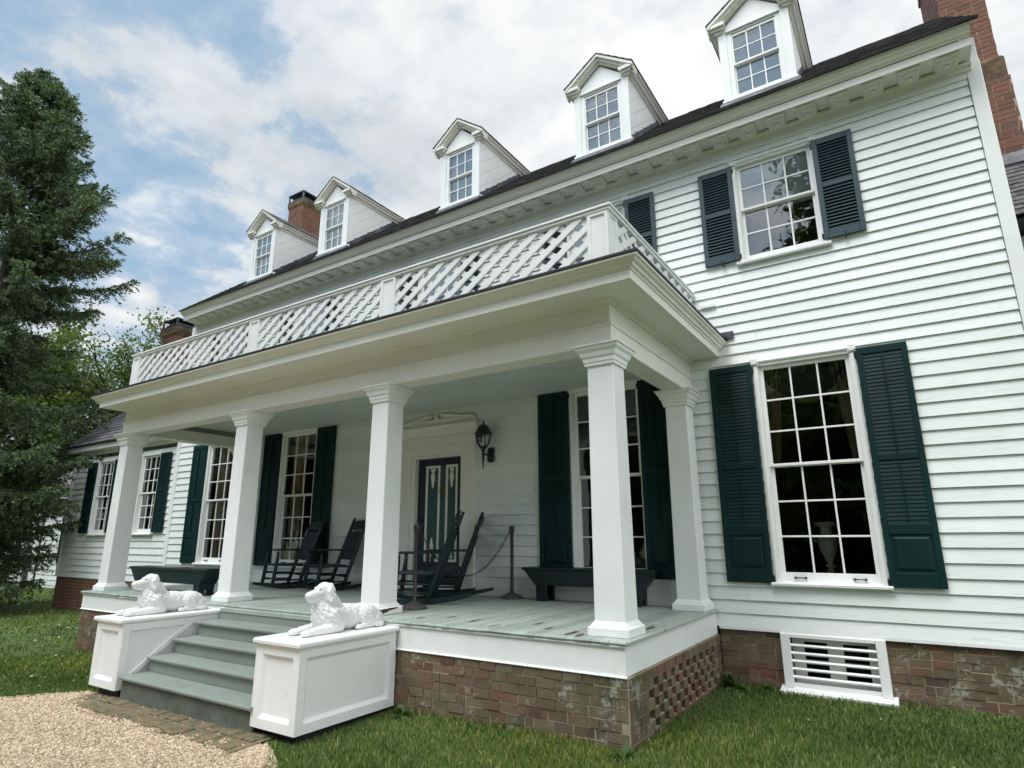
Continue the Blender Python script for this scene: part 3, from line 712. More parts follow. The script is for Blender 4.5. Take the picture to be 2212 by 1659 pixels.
ring(co_, [(.395, 3.262), (.412, 3.266), (.418, 3.282), (.440, 3.290), (.452, 3.312), (.478, 3.324), (.490, 3.340), (.512, 3.348), (.516, 3.366), (.30, 3.368)], .97, .45)
co_.build('porch_cornice', m_cream, house)
rfp = MB(); ring(rfp, [(.30, 3.368), (.520, 3.366), (.526, 3.376), (.526, 3.398), (.518, 3.402), (.2, 3.42), (-.25, 3.44), (-.25, 3.37)], .97, .45)
rfp.box(EX0-.05, EX1+.05, EY+.05, YW-.02, 3.40, 3.45)
rfp.build('porch_roof', m_black, house)
ce = MB(); y = .5
while y < YW-.03:
    ye = min(y+.09, YW-.02); ce.prism([(y+.0015, 3.03), (y+.006, 3.024), (ye-.006, 3.024), (ye-.0015, 3.03), (ye-.0015, 3.05), (y+.0015, 3.05)], 'x', EX0+2*TW-.01, EX1-2*TW+.01); y = ye
ce.build('porch_ceiling', m_ceil, house)
lb = MB().box(EX1+.10, EX1+.52, YW-.17, YW-.03, 3.405, 3.41).box(EX1+.44, EX1+.60, YW-.06, YW-.035, 3.405, 3.50); lb.build('roof_flashing', m_lead, house)
MB().box(.12, .30, YW-.06, YW-.03, 3.895, 3.935).build('wall_cleat', m_white, house)

# --- lattice balustrade over the porch
BY, BX1, BX0, BZ0, BZ1 = .035, .015, -9.49, 3.45, 4.145
posts = [(-9.49, -9.235), (-5.96, -5.715), (-3.17, -2.92), (-.232, .0)]
bl = MB()
bl.box(BX0-.03, BX1+.025, BY-.025, BY+.085, BZ1-.028, BZ1); bl.box(BX0-.012, BX1+.008, BY-.008, BY+.07, BZ1-.062, BZ1-.028)
bl.box(BX0, BX1, BY+.005, BY+.06, BZ0, BZ0+.085)
for xx in (BX1, BX0):
    s = 1 if xx > -5 else -1; a, b = sorted((xx+s*.025, xx-s*.085)); c, d_ = sorted((xx+s*.008, xx-s*.07)); e, f_ = sorted((xx-s*.005, xx-s*.06))
    bl.box(a, b, BY+.085, YW-.035, BZ1-.028, BZ1); bl.box(c, d_, BY+.07, YW-.035, BZ1-.062, BZ1-.028); bl.box(e, f_, BY+.06, YW-.04, BZ0, BZ0+.085)
bal = bl.build('balustrade', m_white, house, bev=.004)
for (a, b) in posts:
    p = MB(); w, h = b-a, BZ1-.062-BZ0-.0; rg = [(0, .07), (0, 0), (.034, 0), (.046, .016), (.055, .016)]
    p.panel((a, BY, BZ0+.002), (1, 0, 0), (0, 0, 1), (0, 1, 0), w, h, rg); p.box(a, b, BY+.069, BY+.07, BZ0, BZ0+h)
    if a > -1 or a < -9:
        s = 1 if a > -1 else -1; xx = b if s > 0 else a
        p.panel((xx+s*.002, BY+.002, BZ0+.002), (0, 1, 0), (0, 0, 1), (-s, 0, 0), .24, h, rg[1:])
    p.build('balustrade_post', m_white, bal)
def lattice(mb, a, b, along, fix, z0, z1, pitch=.262, wv=.082, dep=.014, slope=.68, off=(0, .02)):
    dz = z1-z0
    for lay, sg in ((0, 1), (1, -1)):
        run = dz/slope; s = a-run
        while s < b:
            p0, p1 = s, s+run; t0 = max(0, (a-p0)/run); t1 = min(1, (b-p0)/run)
            if t1-t0 > .03:
                def pt(t, hw):
                    q = p0+(p1-p0)*t; zz = z0+dz*t if sg > 0 else z1-dz*t
                    return q, zz
                (qa, za), (qb, zb) = pt(t0, 0), pt(t1, 0); hw = wv/2
                sec = []
                for q, zz in ((qa, za), (qb, zb)):
                    for dd in (0, dep):
                        f = fix+off[lay]+dd
                        for e in (-hw, hw): sec.append((q, f, zz+e) if along == 'x' else (f, q, zz+e))
                mb.add(sec, [(0, 1, 3, 2), (4, 6, 7, 5), (0, 4, 5, 1), (2, 3, 7, 6), (0, 2, 6, 4), (1, 5, 7, 3)])
            s += pitch
    return mb
for (a, b) in zip([p[1] for p in posts[:-1]], [p[0] for p in posts[1:]]):
    lattice(MB(), a, b, 'x', BY+.012, BZ0+.06, BZ1-.05).build('lattice', m_white, bal)
lattice(MB(), BY+.24, YW-.05, 'y', BX1-.025, BZ0+.06, BZ1-.05, off=(0, -.018)).build('lattice', m_white, bal)
lattice(MB(), BY+.24, YW-.05, 'y', BX0+.012, BZ0+.06, BZ1-.05, off=(0, .018)).build('lattice', m_white, bal)

# --- front door
DX0, DX1, DZ = -5.062, -4.045, 2.197
dc = MB(); y = YW
dc.box(DX0-.34, DX0-.085, y-.045, y+.15, .0, 2.235); dc.box(DX1+.0+.02, DX1+.315, y-.045, y+.15, .0, 2.235)
dc.box(DX0-.085, DX0-.0, y-.0, y+.16, .0, 2.235); dc.box(DX1-.0, DX1+.02, y-.0, y+.16, .0, 2.235)
dc.box(DX0-.34, DX1+.315, y-.045, y+.15, 2.235, 2.40); dc.box(DX0, DX1, y-.0, y+.15, DZ, 2.235)
dc.box(DX0-.335, DX1+.31, y-.040, y+.1, 2.40, 2.56)
dc.prism([(y-.04, 2.56), (y-.055, 2.565), (y-.06, 2.60), (y-.085, 2.615), (y-.09, 2.65), (y-.115, 2.67), (y-.13, 2.70), (y-.135, 2.735), (y+.02, 2.745)], 'x', DX0-.40, DX1+.385)
dc.box(DX0-.36, DX1+.345, y-.075, y+.02, 2.745, 2.80); dc.box(DX0-.33, DX1+.32, y-.09, y+.02, 2.80, 2.845)
case = dc.build('door_surround', m_cream, house, bev=.004)
pe = MB()                                             # low scrolled pediment
for s, xs in ((1, DX0-.30), (-1, DX1+.29)):
    mid = -4.555; pts = [(xs+(mid-s*.13-xs)*t, y-.05, 2.84+.085*t**1.6) for t in np.linspace(0, 1, 8)]
    pe.tube(pts, [.03+.012*i/7 for i in range(8)], 8)
    q = [(mid-s*.13+s*.0+math.cos(a)*.045*(1-a/9), y-.05, 2.915+math.sin(a)*.04*(1-a/9)) for a in np.linspace(1.2, 7, 12)]; pe.tube(q, .018, 6)
pe.lathe(-4.555, y-.04, [(.0, 2.84), (.05, 2.85), (.065, 2.88), (.04, 2.90), (.03, 2.915), (.04, 2.93), (.0, 2.955)], 12)
pe.tube([(DX0-.2+i*.12, y-.045, 2.86+.016*math.sin(i*2.1)) for i in range(12)], .014, 6)
pe.build('pediment_scroll', m_cream, case, smooth=True)
dl = MB().box(DX0+.004, DX1-.004, y+.09, y+.135, .05, DZ-.004); door = dl.build('door', m_navy, house)
for a, b in ((-4.872, -4.558), (-4.428, -4.175)):
    p = MB(); p.panel((a, y+.09, .47), (1, 0, 0), (0, 0, 1), (0, -1, 0), b-a, 1.60, [(0, 0), (0, .018), (.018, .024), (.036, .022), (.045, .004)])
    fr_ = p.build('door_panel_moulding', m_cream, door)
    MB().box(a+.04, b-.04, y+.082, y+.092, .50, 2.04).build('door_panel', m_dgreen, door)
    xc = (a+b)/2
    for zc, sg in ((1.86, 1), (.69, -1)):             # carved swag drops at head and foot of the panels
        c = MB()
        for dx_, dz_, rx_, rz_ in ((0, .0, .055, .10), (0, -.10, .032, .075), (0, .12, .04, .04), (-.03, .14, .03, .025), (.03, .14, .03, .025), (-.02, .03, .035, .05), (.02, -.03, .035, .05)):
            l = MB().lathe(0, 0, [(math.sin(t)*1., -math.cos(t)) for t in np.linspace(0.01, 3.13, 8)], 12)
            c.add([(xc+dx_*(1 if b-a > .28 else .8)+p_[0]*rx_*.8, y+.078+p_[1]*.02, zc+sg*dz_+p_[2]*rz_) for p_ in l.v], l.f)
        c.build('carved_ornament', m_cream, door, smooth=True)
MB().box(-4.545, -4.44, y+.084, y+.092, .48, 2.06).build('door_panel', m_dgreen, door)
kn = MB().lathe(0, 0, [(0, 0), (.075, 0), (.078, .012), (.05, .022), (.045, .034), (.02, .04), (0, .042)], 16)
kk = MB().add([(-4.49+p[0], y+.086-p[2], 1.64+p[1]*.85) for p in kn.v], kn.f); kk.build('door_knocker', m_brass, door, smooth=True)
kk = MB().lathe(DX0+.10, y+.06, [(.0, 1.115), (.022, 1.12), (.032, 1.14), (.022, 1.16), (0, 1.165)], 12).tube([(DX0+.10, y+.095, 1.14), (DX0+.10, y+.06, 1.14)], .012); kk.build('door_knob', m_iron, door, smooth=True)
MB().box(-5.365, -5.345, YW-.052, YW-.044, 1.26, 1.30).build('door_bell', m_brass, case)
MB().box(DX0-.1, DX1+.1, y-.06, y+.16, -.002, .05).build('door_threshold', m_step, house)
MB().box(PX0+.1, -.3, YW-.04, YW-.02, .0, .12).build('porch_baseboard', m_cream, house)

# --- front steps and their pedestals
TR = [(-.664, -1.262), (-.498, -.975), (-.332, -.695), (-.166, -.415)]
SX0, SX1 = -5.70, -3.24
for i, (z, yf) in enumerate(TR):
    yb = TR[i+1][1]+.04 if i < 3 else .03
    for (ya, yb_) in ((yf, yf+.145), (yf+.147, yb)):
        MB().prism([(ya+.0, z-.012), (ya+.004, z-.003), (ya+.012, z), (yb_, z), (yb_, z-.036), (ya+.012, z-.036), (ya+.003, z-.03)] if ya == yf else [(ya, z-.036), (ya, z-.001), (yb_, z-.001), (yb_, z-.036)], 'x', SX0, SX1).build('tread', m_step, house)
    MB().box(SX0, SX1, yf+.045, yf+.07, (z-.166 if i else -1.05), z-.034).build('riser', m_risr if i == 0 else m_step, house)
MB().box(SX0, SX1, -.09, .0, -.166, -.036).build('riser', m_step, house)
MB().box(SX0, SX1, -.10, .02, -.075, -.034).build('stair_ledge', m_floor, house)
def pedestal(x0, x1, yf, inner):
    ztop = -.058; zb = -.83; y1 = .012
    p = MB(); p.box(x0+.075, x1-.075, yf+.075, y1-.003, zb+.004, ztop-.10)
    R_ = [(0, 0), (.085, 0), (.118, -.030), (.13, -.030)]; h = ztop-.055-zb
    p.panel((x0+.03, yf+.03, zb), (1, 0, 0), (0, 0, 1), (0, -1, 0), x1-x0-.06, h, [(a, b) for a, b in R_])
    sides = [(x1-.03, 1), (x0+.03, -1)]
    for xx, s in sides:
        if s == inner:                                # closed string: plain board, mouldings along top, front and the rake
            p.box(*sorted((xx, xx-s*.06)), yf+.034, y1, zb, ztop-.055)
            def fq(q0, q1, q2, q3, t=.024): p.add([(xx+s*.0, *q) for q in (q0, q1, q2, q3)]+[(xx+s*t, *q) for q in (q0, q1, q2, q3)], [(0, 3, 2, 1), (4, 5, 6, 7), (0, 1, 5, 4), (1, 2, 6, 5), (2, 3, 7, 6), (3, 0, 4, 7)])
            fq((yf+.03, zb), (yf+.12, zb), (yf+.12, ztop-.055), (yf+.03, ztop-.055))
            fq((yf+.12, ztop-.14), (y1, ztop-.14), (y1, ztop-.055), (yf+.12, ztop-.055))
            fq((yf+.12, zb+.12), (yf+.20, zb+.12), (-.42, ztop-.14), (-.52, ztop-.14), .028)
            fq((yf+.10, zb), (yf+.36, zb), (yf+.36, zb+.10), (yf+.10, zb+.13), .014)
        else:
            p.panel((xx, yf+.03, zb), (0, 1, 0), (0, 0, 1), (s, 0, 0), y1-yf-.03, h, [(a, b) for a, b in R_])
    pd = p.build('step_pedestal', m_white, house, bev=.003)
    MB().rect(x0+.03, x1-.03, yf+.03, y1-.03, [(.0, ztop-.075), (.006, ztop-.07), (.010, ztop-.055), (.012, ztop-.048)]).build('pedestal_moulding', m_white, pd)
    MB().rect(x0+.02, x1-.02, yf+.02, y1+.01, [(.018, ztop-.048), (.026, ztop-.042), (.028, ztop-.018), (.022, ztop-.004), (.014, ztop)]).build('pedestal_top', m_white, pd)
    MB().box(x0+.10, x1-.10, yf+.12, y1, -1.05, zb).build('pedestal_plinth', m_black, pd)
    return pd
pedestal(-3.275, -2.60, -1.255, -1)
pedestal(-6.43, -5.76, -1.285, 1)

# ================================================================== NEIGHBOURING WINGS
wing = thing('side_wing', 'low white clapboard wing on a brick base, beyond the left end of the porch', 'building')
WX0, WX1 = -18.58, HX0-.002
wo = [(-16.97, -16.03, 1.0, 3.02), (-14.57, -13.63, 1.0, 3.02)]
claps(MB(), WX0+.10, WX1, [-.16+.162*i for i in range(21)], wo, YW+.01).build('clapboard_wall', m_clap, wing)
MB().box(WX0, WX0+.10, YW-.03, YW+.1, -.16, 3.3).box(WX0, WX1, YW-.035, YW+.05, 3.20, 3.33).build('corner_board', m_white, wing)
MB().prism([(YW+.03, -.16), (8.2, -.16), (8.2, 3.3), (5.55, 5.9), (YW+.03, 3.3)], 'x', WX0+.01, WX0+.03).build('gable_wall', m_clap, wing)
c = MB(); c.prism([(YW, 3.29), (2.70, 3.315), (2.685, 3.315), (2.68, 3.43), (2.64, 3.50), (YW, 3.50)], 'x', WX0-.10, WX1); c.build('cornice', m_white, wing)
r = MB(); courses(r, WX0-.14, WX1, (2.60, 3.47), (5.55, 6.18), 20, .018, .19); wr = r.build('roof', m_shing2, wing)
MB().prism([(2.62, 3.45), (5.55, 6.16), (8.6, 3.4), (8.5, 3.36), (5.55, 6.05), (2.7, 3.44)], 'x', WX0-.12, WX1).build('roof_deck', m_black, wr)
for gx in ((-16.88, -16.12), (-14.48, -13.72)):
    window(wing, gx, (1.10, 2.90, 1.99), 3, 3, 3, YW+.0, rose=False, cw=.05, head=.07)
for a, b in ((-17.52, -17.02), (-15.98, -15.50), (-15.08, -14.62), (-13.60, -13.12)):
    shutter(wing, a, b, 1.02, 2.97, YW, m_shut, 2, st=.055)
MB().box(WX0+.1, WX1, YW+.5, YW+.55, -.1, 3.2).build('room_interior', m_room, wing)
b, m = MB(), MB(); bricks(b, m, (WX0+.05, YW+.0, -1.25), (1, 0, 0), (0, -1, 0), WX1-WX0-.05, 1.09)
bricks(b, m, (WX0+.05, 6, -1.25), (0, -1, 0), (-1, 0, 0), 3.0, 1.09)
f_ = b.build('brick_foundation', m_chim, wing)
for q in islands(m): q.build('mortar', m_mort, f_)
chimney(wing, -17.55, -16.75, 4.35, 5.35, 4.6, 7.45, [(7.18, 7.48, .035)], True)

far = thing('outbuilding', 'low white clapboard outbuilding with a narrow door and dark shutters, half hidden behind the spruce', 'building')
FY = 6.3
claps(MB(), -36, -29.6, [-1.15+.20*i for i in range(19)], [(-30.95, -29.9, -2, 1.15), (-33.2, -31.95, .1, 1.7)], FY).build('clapboard_wall', m_clap, far)
claps(MB(), -29.6, -24.5, [-1.17+.20*i for i in range(19)], [(-27.25, -26.2, -.1, 1.9)], FY+.1).build('clapboard_wall', m_clap, far)
MB().box(-30.9, -30.78, FY-.03, FY+.05, -.95, 1.25).box(-30.05, -29.88, FY-.03, FY+.05, -.95, 1.25).box(-30.9, -29.88, FY-.03, FY+.05, 1.15, 1.3).build('door_casing', m_white, far)
dd = MB().box(-30.78, -30.05, FY+.03, FY+.08, -.95, 1.15); dd = dd.build('door', m_shut2, far)
MB().add([(-30.66, FY+.025, .05), (-30.17, FY+.025, .05), (-30.17, FY+.025, 1.0), (-30.66, FY+.025, 1.0)], [(0, 1, 2, 3)]).build('pane', m_glass, dd, recalc=False)
MB().box(-31.3, -29.7, FY-.9, FY+.05, -1.4, -.97).build('doorstep', m_rot, far)
for a, b in ((-31.92, -31.35), (-33.8, -33.25), (-27.75, -27.2), (-26.25, -25.7)):
    shutter(far, a, b, -.12 if a > -30 else .10, 1.85 if a > -30 else 1.68, FY+(.1 if a > -30 else 0), m_shut, 2)
for gx, zz, yy in (((-33.05, -32.1), (.2, 1.6, .9), FY), ((-27.12, -26.33), (-.02, 1.75, .85), FY+.1)): window(far, gx, zz, 3, 2, 2, yy, rose=False, cw=.06)
r = MB(); courses(r, -36.3, -24.2, (FY-.3, 2.45), (FY+3.2, 4.4), 12, .02, .3); r.build('roof', m_shing2, far)
MB().prism([(FY-.25, 2.38), (FY+3.2, 4.35), (FY+6.5, 2.3)], 'x', -36.2, -24.3).build('roof_deck', m_black, far)
MB().box(-36, -24.5, FY+.6, FY+.65, -1.1, 2.3).build('room_interior', m_room, far)

rw = thing('right_wing', 'dark shingled lower wing behind the right corner of the house', 'building')
rw.name = 'rear_wing'
r = MB(); courses(r, 3.58, 9.5, (3.6, 4.55), (4.98, 5.92), 13, .018, .2); r = r.build('roof', m_shing, rw)
MB().prism([(3.65, 4.52), (4.98, 5.9), (6.4, 4.5)], 'x', 3.56, 9.5).build('roof_deck', m_black, r)
MB().prism([(4.86, 5.86), (4.93, 6.06), (5.03, 6.06), (5.06, 5.88)], 'x', 3.57, 9.5).build('ridge_cap', m_lead, rw)
claps(MB(), 3.58, 9.4, [-.2+.155*i for i in range(31)], [], 4.1).build('clapboard_wall', m_clap, rw)
b = MB(); bricks(b, None, (3.58, 4.12, -1.0), (1, 0, 0), (0, -1, 0), 5.8, .82); b.build('brick_foundation', m_brick, rw)

# ================================================================== FURNITURE
def rocking_chair(label, loc, rz, proto=None):
    t = thing('rocking_chair', label, 'rocking chair', loc, rz, 'dark green rocking chairs on the porch')
    hw = .265
    rear = lambda u: (.165+.36*u+.03*u*u, .05+1.13*u)          # (y,z) along the raked rear post
    s = MB(); s.box(-hw, hw, -.255, .20, .385, .415)
    for yy in (-.25, .19): s.tube([(-hw, yy, .40), (hw, yy, .40)], .02, 8)
    for xx in (-hw, hw): s.tube([(xx, -.25, .40), (xx, .24, .385)], .02, 8)
    s.build('seat', m_weave, t, bev=.01)
    p0, p1 = rear(.40), rear(.80); y0, z0 = p0; y1, z1 = p1
    MB().prism([(y0-.010, z0), (y1-.010, z1), (y1+.012, z1), (y0+.012, z0)], 'x', -hw+.055, hw-.055).build('back_panel', m_weave, t)
    bf = MB()
    for xx in (-hw+.045, hw-.045): bf.tube([(xx, *rear(.36)), (xx, *rear(.84))], .012, 6)
    bf.tube([(-hw, y0, z0), (hw, y0, z0)], .014, 6); bf.tube([(-hw, y1, z1), (hw, y1, z1)], .014, 6)
    bf.build('back_frame', m_chair, t, smooth=True)
    k = 9; lo = []
    for i in range(k):                                # curved crest rail, bowed back
        x = -hw+2*hw*i/(k-1); bow = .035*(1-(2*i/(k-1)-1)**2); ya, za = rear(.845); yb, zb = rear(.975); zb += .018*(1-(2*i/(k-1)-1)**2)
        lo.append([(x, ya+bow-.009, za), (x, yb+bow-.009, zb), (x, yb+bow+.009, zb), (x, ya+bow+.009, za)])
    MB().loft(lo).build('crest_rail', m_chair, t, bev=.004)
    for xx in (-hw, hw):
        us = np.linspace(0, 1, 9); pts = [(xx, *rear(u)) for u in us]; b = MB().tube(pts, [.030, .033, .034, .034, .034, .033, .030, .027, .024], 9)
        ye, ze = rear(1.0); b.tube([(xx, ye+.004, ze), (xx, ye+.008, ze+.012), (xx, ye+.012, ze+.028), (xx, ye+.016, ze+.042)], [.014, .026, .026, .010], 8)
        b.build('rear_post', m_chair, t, smooth=True)
        MB().tube([(xx, -.30, .055), (xx, -.275, .25), (xx, -.255, .42), (xx, -.245, .53), (xx, -.24, .635)], [.029, .033, .033, .027, .022], 9).build('front_leg', m_chair, t, smooth=True)
        a = []; za_ = .645                            # flat arm, widened at the front
        for y, w in ((-.335, .030), (-.315, .045), (-.26, .050), (-.10, .040), (.10, .032), (.345, .022)):
            a.append([(xx-w, y, za_-.0+.0*y), (xx+w, y, za_), (xx+w, y, za_+.022), (xx-w, y, za_+.022)])
        MB().loft(a).build('arm', m_chair, t, bev=.005)
        lo = []                                       # rocker: a flat bow on edge
        for y in np.linspace(-.46, .74, 19):
            z = .0+.30*(y-.02)**2*(.62 if y > 0 else .9); lo.append([(xx-.022, y, z), (xx+.022, y, z), (xx+.022, y, z+.062-.02*abs((y-.14)/.6)**3), (xx-.022, y, z+.062-.02*abs((y-.14)/.6)**3)])
        MB().loft(lo).build('rocker', m_chair, t, bev=.004)
    rg = MB()
    for z in (.17, .28): rg.tube([(-hw, -.285+z*.1, z), (hw, -.285+z*.1, z)], .0145, 7)
    rg.tube([(-hw, .225, .22), (hw, .225, .22)], .0145, 7)
    for xx in (-hw, hw):
        for z in (.14, .25): rg.tube([(xx, -.285+z*.1, z+.01), (xx, .165+.36*z/1.13, z)], .0145, 7)
    rg.build('rungs', m_chair, t, smooth=True)
    return t
ch = rocking_chair('dark green rocking chair facing out in front of the porch window, farther from the door', (-7.47, 2.20, .004), R(-17))
copy_tree(ch, loc=(-6.40, 2.27, .004), rz=R(-17), label='dark green rocking chair facing out, half hidden by the third porch column')
copy_tree(ch, loc=(-3.65, 1.50, .004), rz=R(-58), label='dark green rocking chair turned sideways right behind the nearer stanchion')
copy_tree(ch, loc=(-3.93, 2.42, .012), rz=R(-57), label='dark green rocking chair turned sideways close against the front door, behind another rocker')

def bench(label, x0, x1, y0, y1, h):
    t = thing('bench', label, 'bench', ((x0+x1)/2, (y0+y1)/2, .003), 0, 'dark green benches on the porch')
    L, D = (x1-x0)/2, (y1-y0)/2; ti = .21
    MB().box(-L, L, -D, D, h-.038, h).build('seat', m_chair, t, bev=.008)
    for s, nm in ((-1, 'apron'), (1, 'apron')):
        y = s*(D-.035); MB().prism([(-L+.03, h-.038), (L-.03, h-.038), (L-ti, h-.235), (-L+ti, h-.235)], 'y', y-.013, y+.013).build(nm, m_chair, t, bev=.003)
    for s in (-1, 1):
        a, b = sorted((s*(L-ti-.005), s*(L-ti-.04)))
        MB().prism([(-D+.05, .0), (-D+.025, h-.038), (D-.025, h-.038), (D-.05, .0), (.07, .0), (.0, .10), (-.07, .0)], 'x', a, b).build('end_board', m_chair, t)
        c_, d_ = sorted((s*(L-ti-.04), s*(L-ti-.17)))
        for sy in (-1, 1): MB().box(c_, d_, *sorted((sy*(D-.05), sy*(D-.08))), 0, h-.2).build('leg', m_chair, t, bev=.003)
        MB().prism([(s*(L-ti-.02), h-.235), (s*(L-ti), h-.235), (s*(L-.03), h-.038), (s*(L-.055), h-.038)], 'y', -D+.05, D-.05).build('sloped_end', m_chair, t)
    return t
bench('dark green plank bench with slanted ends under the window right of the door', -2.62, -.66, 2.50, 2.84, .445)
bench('dark green plank bench with slanted ends between the two left porch columns', -9.35, -7.0, .42, .76, .40)

def stanchion(label, loc, proto=None):
    t = thing('stanchion', label, 'stanchion', loc, 0, 'chain stanchions by the front door')
    MB().lathe(0, 0, [(0, 0), (.165, 0), (.168, .008), (.150, .022), (.118, .038), (.10, .052), (.07, .066), (.045, .074), (.042, .085), (0, .086)], 24).build('base', m_base, t, smooth=True)
    MB().lathe(0, 0, [(.030, .08), (.030, .10), (.026, .11), (.026, .90), (.030, .905), (0, .905)], 16).build('post', m_bronze, t, smooth=True)
    MB().lathe(0, 0, [(.028, .90), (.034, .905), (.036, .955), (.040, .96), (.040, 1.015), (.036, 1.022), (0, 1.022)], 18).tube([(-.07, 0, .965), (.07, 0, .965)], .005, 6).tube([(.0, -.06, .965), (0, .06, .965)], .005, 6).build('collar', m_bronze, t, smooth=True)
    return t
s1 = stanchion('dark metal stanchion on a domed base, in front of the rockers beside the third column', (-3.235, .955, .004))
copy_tree(s1, loc=(-2.885, 2.665, .004), label='dark metal stanchion on a domed base, by the wall right of the front door')
cm = MB(); A, B = Vector((-2.885, 2.61, .955)), Vector((-3.235, 1.01, .955)); Ld = (B-A).length; nl = 64
cat_ = lambda t: A.lerp(B, t)+Vector((0, 0, -.60*(1-(2*t-1)**2)))
prev = cat_(0); L_ = sum((cat_((i+1)/400)-cat_(i/400)).length for i in range(400)); nl = int(L_/.034)
acc = [0]; 
for i in range(400): acc.append(acc[-1]+(cat_((i+1)/400)-cat_(i/400)).length)
for i in range(nl):
    t = np.interp((i+.5)/nl*L_, acc, np.linspace(0, 1, 401)); p = cat_(t); d_ = (cat_(min(1, t+.005))-cat_(max(0, t-.005))).normalized()
    a = d_.cross(Vector((0, 0, 1))).normalized(); b = a.cross(d_); w = a if i % 2 else b; w = (w+.4*(b if i % 2 else a)).normalized()
    cm.tube([p+d_*.022*math.cos(q)+w*.013*math.sin(q) for q in np.linspace(0, 2*math.pi, 11)], .0036, 5)
tag(cm.build('chain', m_iron, None, smooth=True), 'black metal chain sagging from the stanchions behind the rocking chairs', 'chain')

# lantern on the wall beside the door
la = thing('wall_lantern', 'black coach lantern on a curved wall bracket right of the front door', 'lantern', (-3.41, YW, 2.15))
lx, ly = -.028, -.215
MB().lathe(0, 0, [(0, 0), (1, 0), (1, .6), (.8, 1), (0, 1)], 20)
bp = MB().lathe(0, 0, [(0, 0), (.062, 0), (.062, .026), (.05, .038), (0, .040)], 24); sg_ = lambda q_: math.copysign(abs(q_/.062)**.55, q_); q = MB().add([(sg_(p[0])*.066, -.028-p[2], sg_(p[1])*.122) for p in bp.v], bp.f); q.build('back_plate', m_iron, la, smooth=False)
MB().tube([(0, -.045, -.005), (lx*.4, -.10, -.01), (lx*.9, -.17, .0), (lx, ly, .01)], .016, 8).build('bracket', m_iron, la, smooth=True)
MB().lathe(lx, ly, [(0, -.255), (.006, -.25), (.012, -.16), (.022, -.04), (.020, -.02), (.030, .0), (.024, .03), (.036, .07), (.062, .105), (.070, .115), (0, .115)], 14).build('stem', m_iron, la, smooth=True)
MB().lathe(lx, ly, [(.148, .318), (.150, .328), (.132, .338), (.118, .37), (.095, .42), (.06, .462), (.028, .478), (.016, .482), (.014, .50), (.020, .512), (.012, .53), (0, .534)], 20).build('cap', m_iron, la, smooth=True)
cg = MB()
for i in range(6):
    a = 2*math.pi*i/6+.3; pts = [(lx+math.cos(a)*r_, ly+math.sin(a)*r_, z) for r_, z in ((.062, .108), (.098, .17), (.118, .25), (.124, .325))]; cg.tube(pts, .008, 6)
cg.build('cage', m_iron, la, smooth=True)
gm = MB()
for i in range(6):
    a, b = 2*math.pi*i/6+.3, 2*math.pi*(i+1)/6+.3
    for (r0, z0), (r1, z1) in zip(((.058, .108), (.094, .17), (.114, .25)), ((.094, .17), (.114, .25), (.120, .322))):
        gm.add([(lx+math.cos(a)*r0, ly+math.sin(a)*r0, z0), (lx+math.cos(b)*r0, ly+math.sin(b)*r0, z0), (lx+math.cos(b)*r1, ly+math.sin(b)*r1, z1), (lx+math.cos(a)*r1, ly+math.sin(a)*r1, z1)], [(0, 1, 2, 3)])
gm.build('glass', m_glass, la, recalc=False)
MB().lathe(lx, ly, [(.0, .115), (.014, .12), (.014, .17), (.02, .20), (.022, .235), (.012, .265), (0, .272)], 10).build('bulb', m_shade, la, smooth=True)

# curtains and the urn behind the glass
def curtain(name, label, x0, x1, z0, z1, y, mat_, group='tan curtains behind the ground floor windows', taper=0.):
    nx, nz = 40, 14; V = []; ph = random.uniform(0, 6)
    for j in range(nz+1):
        t = j/nz; z = z1+(z0-z1)*t
        for i in range(nx+1):
            u = i/nx; x = x0+(x1-x0)*(u if taper == 0 else (u*(1-taper*t) if taper > 0 else 1-(1-u)*(1+taper*t)))
            V.append((x, y+.022*math.sin(u*26+ph+.4*math.sin(t*5))+.012*math.sin(u*61+t), z))
    F = [(j*(nx+1)+i, j*(nx+1)+i+1, (j+1)*(nx+1)+i+1, (j+1)*(nx+1)+i) for j in range(nz) for i in range(nx)]
    return tag(npmesh(name, V, F, mat_, None, True), label, 'curtain', group)
for (a, b), w in zip(WIN1[2:], ('behind the rockers', 'farthest left on the porch')):
    curtain('curtain', f'tan curtain on the left side of the window {w}', a-.05, a+.42, .30, 3.0, YW+.24, m_curt, taper=.25)
    curtain('curtain', f'tan curtain on the right side of the window {w}', b-.20, b+.05, .30, 3.0, YW+.24, m_curt, taper=-.3)
a, b = WIN1[0]
curtain('curtain', 'short tan drape at the left edge of the big right-hand window', a-.06, a+.20, 1.75, 2.98, YW+.16, m_curt, taper=.5)
curtain('curtain', 'short tan drape at the right edge of the big right-hand window', b-.20, b+.06, 1.75, 2.98, YW+.16, m_curt, taper=-.5)
V, F = [], []; nx, nz = 36, 10
for j in range(nz+1):
    for i in range(nx+1):
        u = i/nx; dr = .16+.32*(1-(2*u-1)**2); V.append((a-.05+(b-a+.1)*u, YW+.17+.02*math.sin(j*1.3+abs(2*u-1)*4)-.03*(j/nz), 3.0-dr*j/nz))
F = [(j*(nx+1)+i, j*(nx+1)+i+1, (j+1)*(nx+1)+i+1, (j+1)*(nx+1)+i) for j in range(nz) for i in range(nx)]
sw = tag(npmesh('swag_valance', V, F, m_swag, None, True), 'navy swag with a tasselled tan fringe at the top of the big right-hand window', 'swag')
fr_ = MB()
for i in range(6, 46):
    u = (i+.5)/52; dr = .16+.32*(1-(2*u-1)**2); x = a-.05+(b-a+.1)*u; fr_.lathe(x, YW+.135, [(0, 3.0-dr-.055), (.009, 3.0-dr-.05), (.006, 3.0-dr-.02), (.008, 3.0-dr), (0, 3.0-dr+.01)], 6)
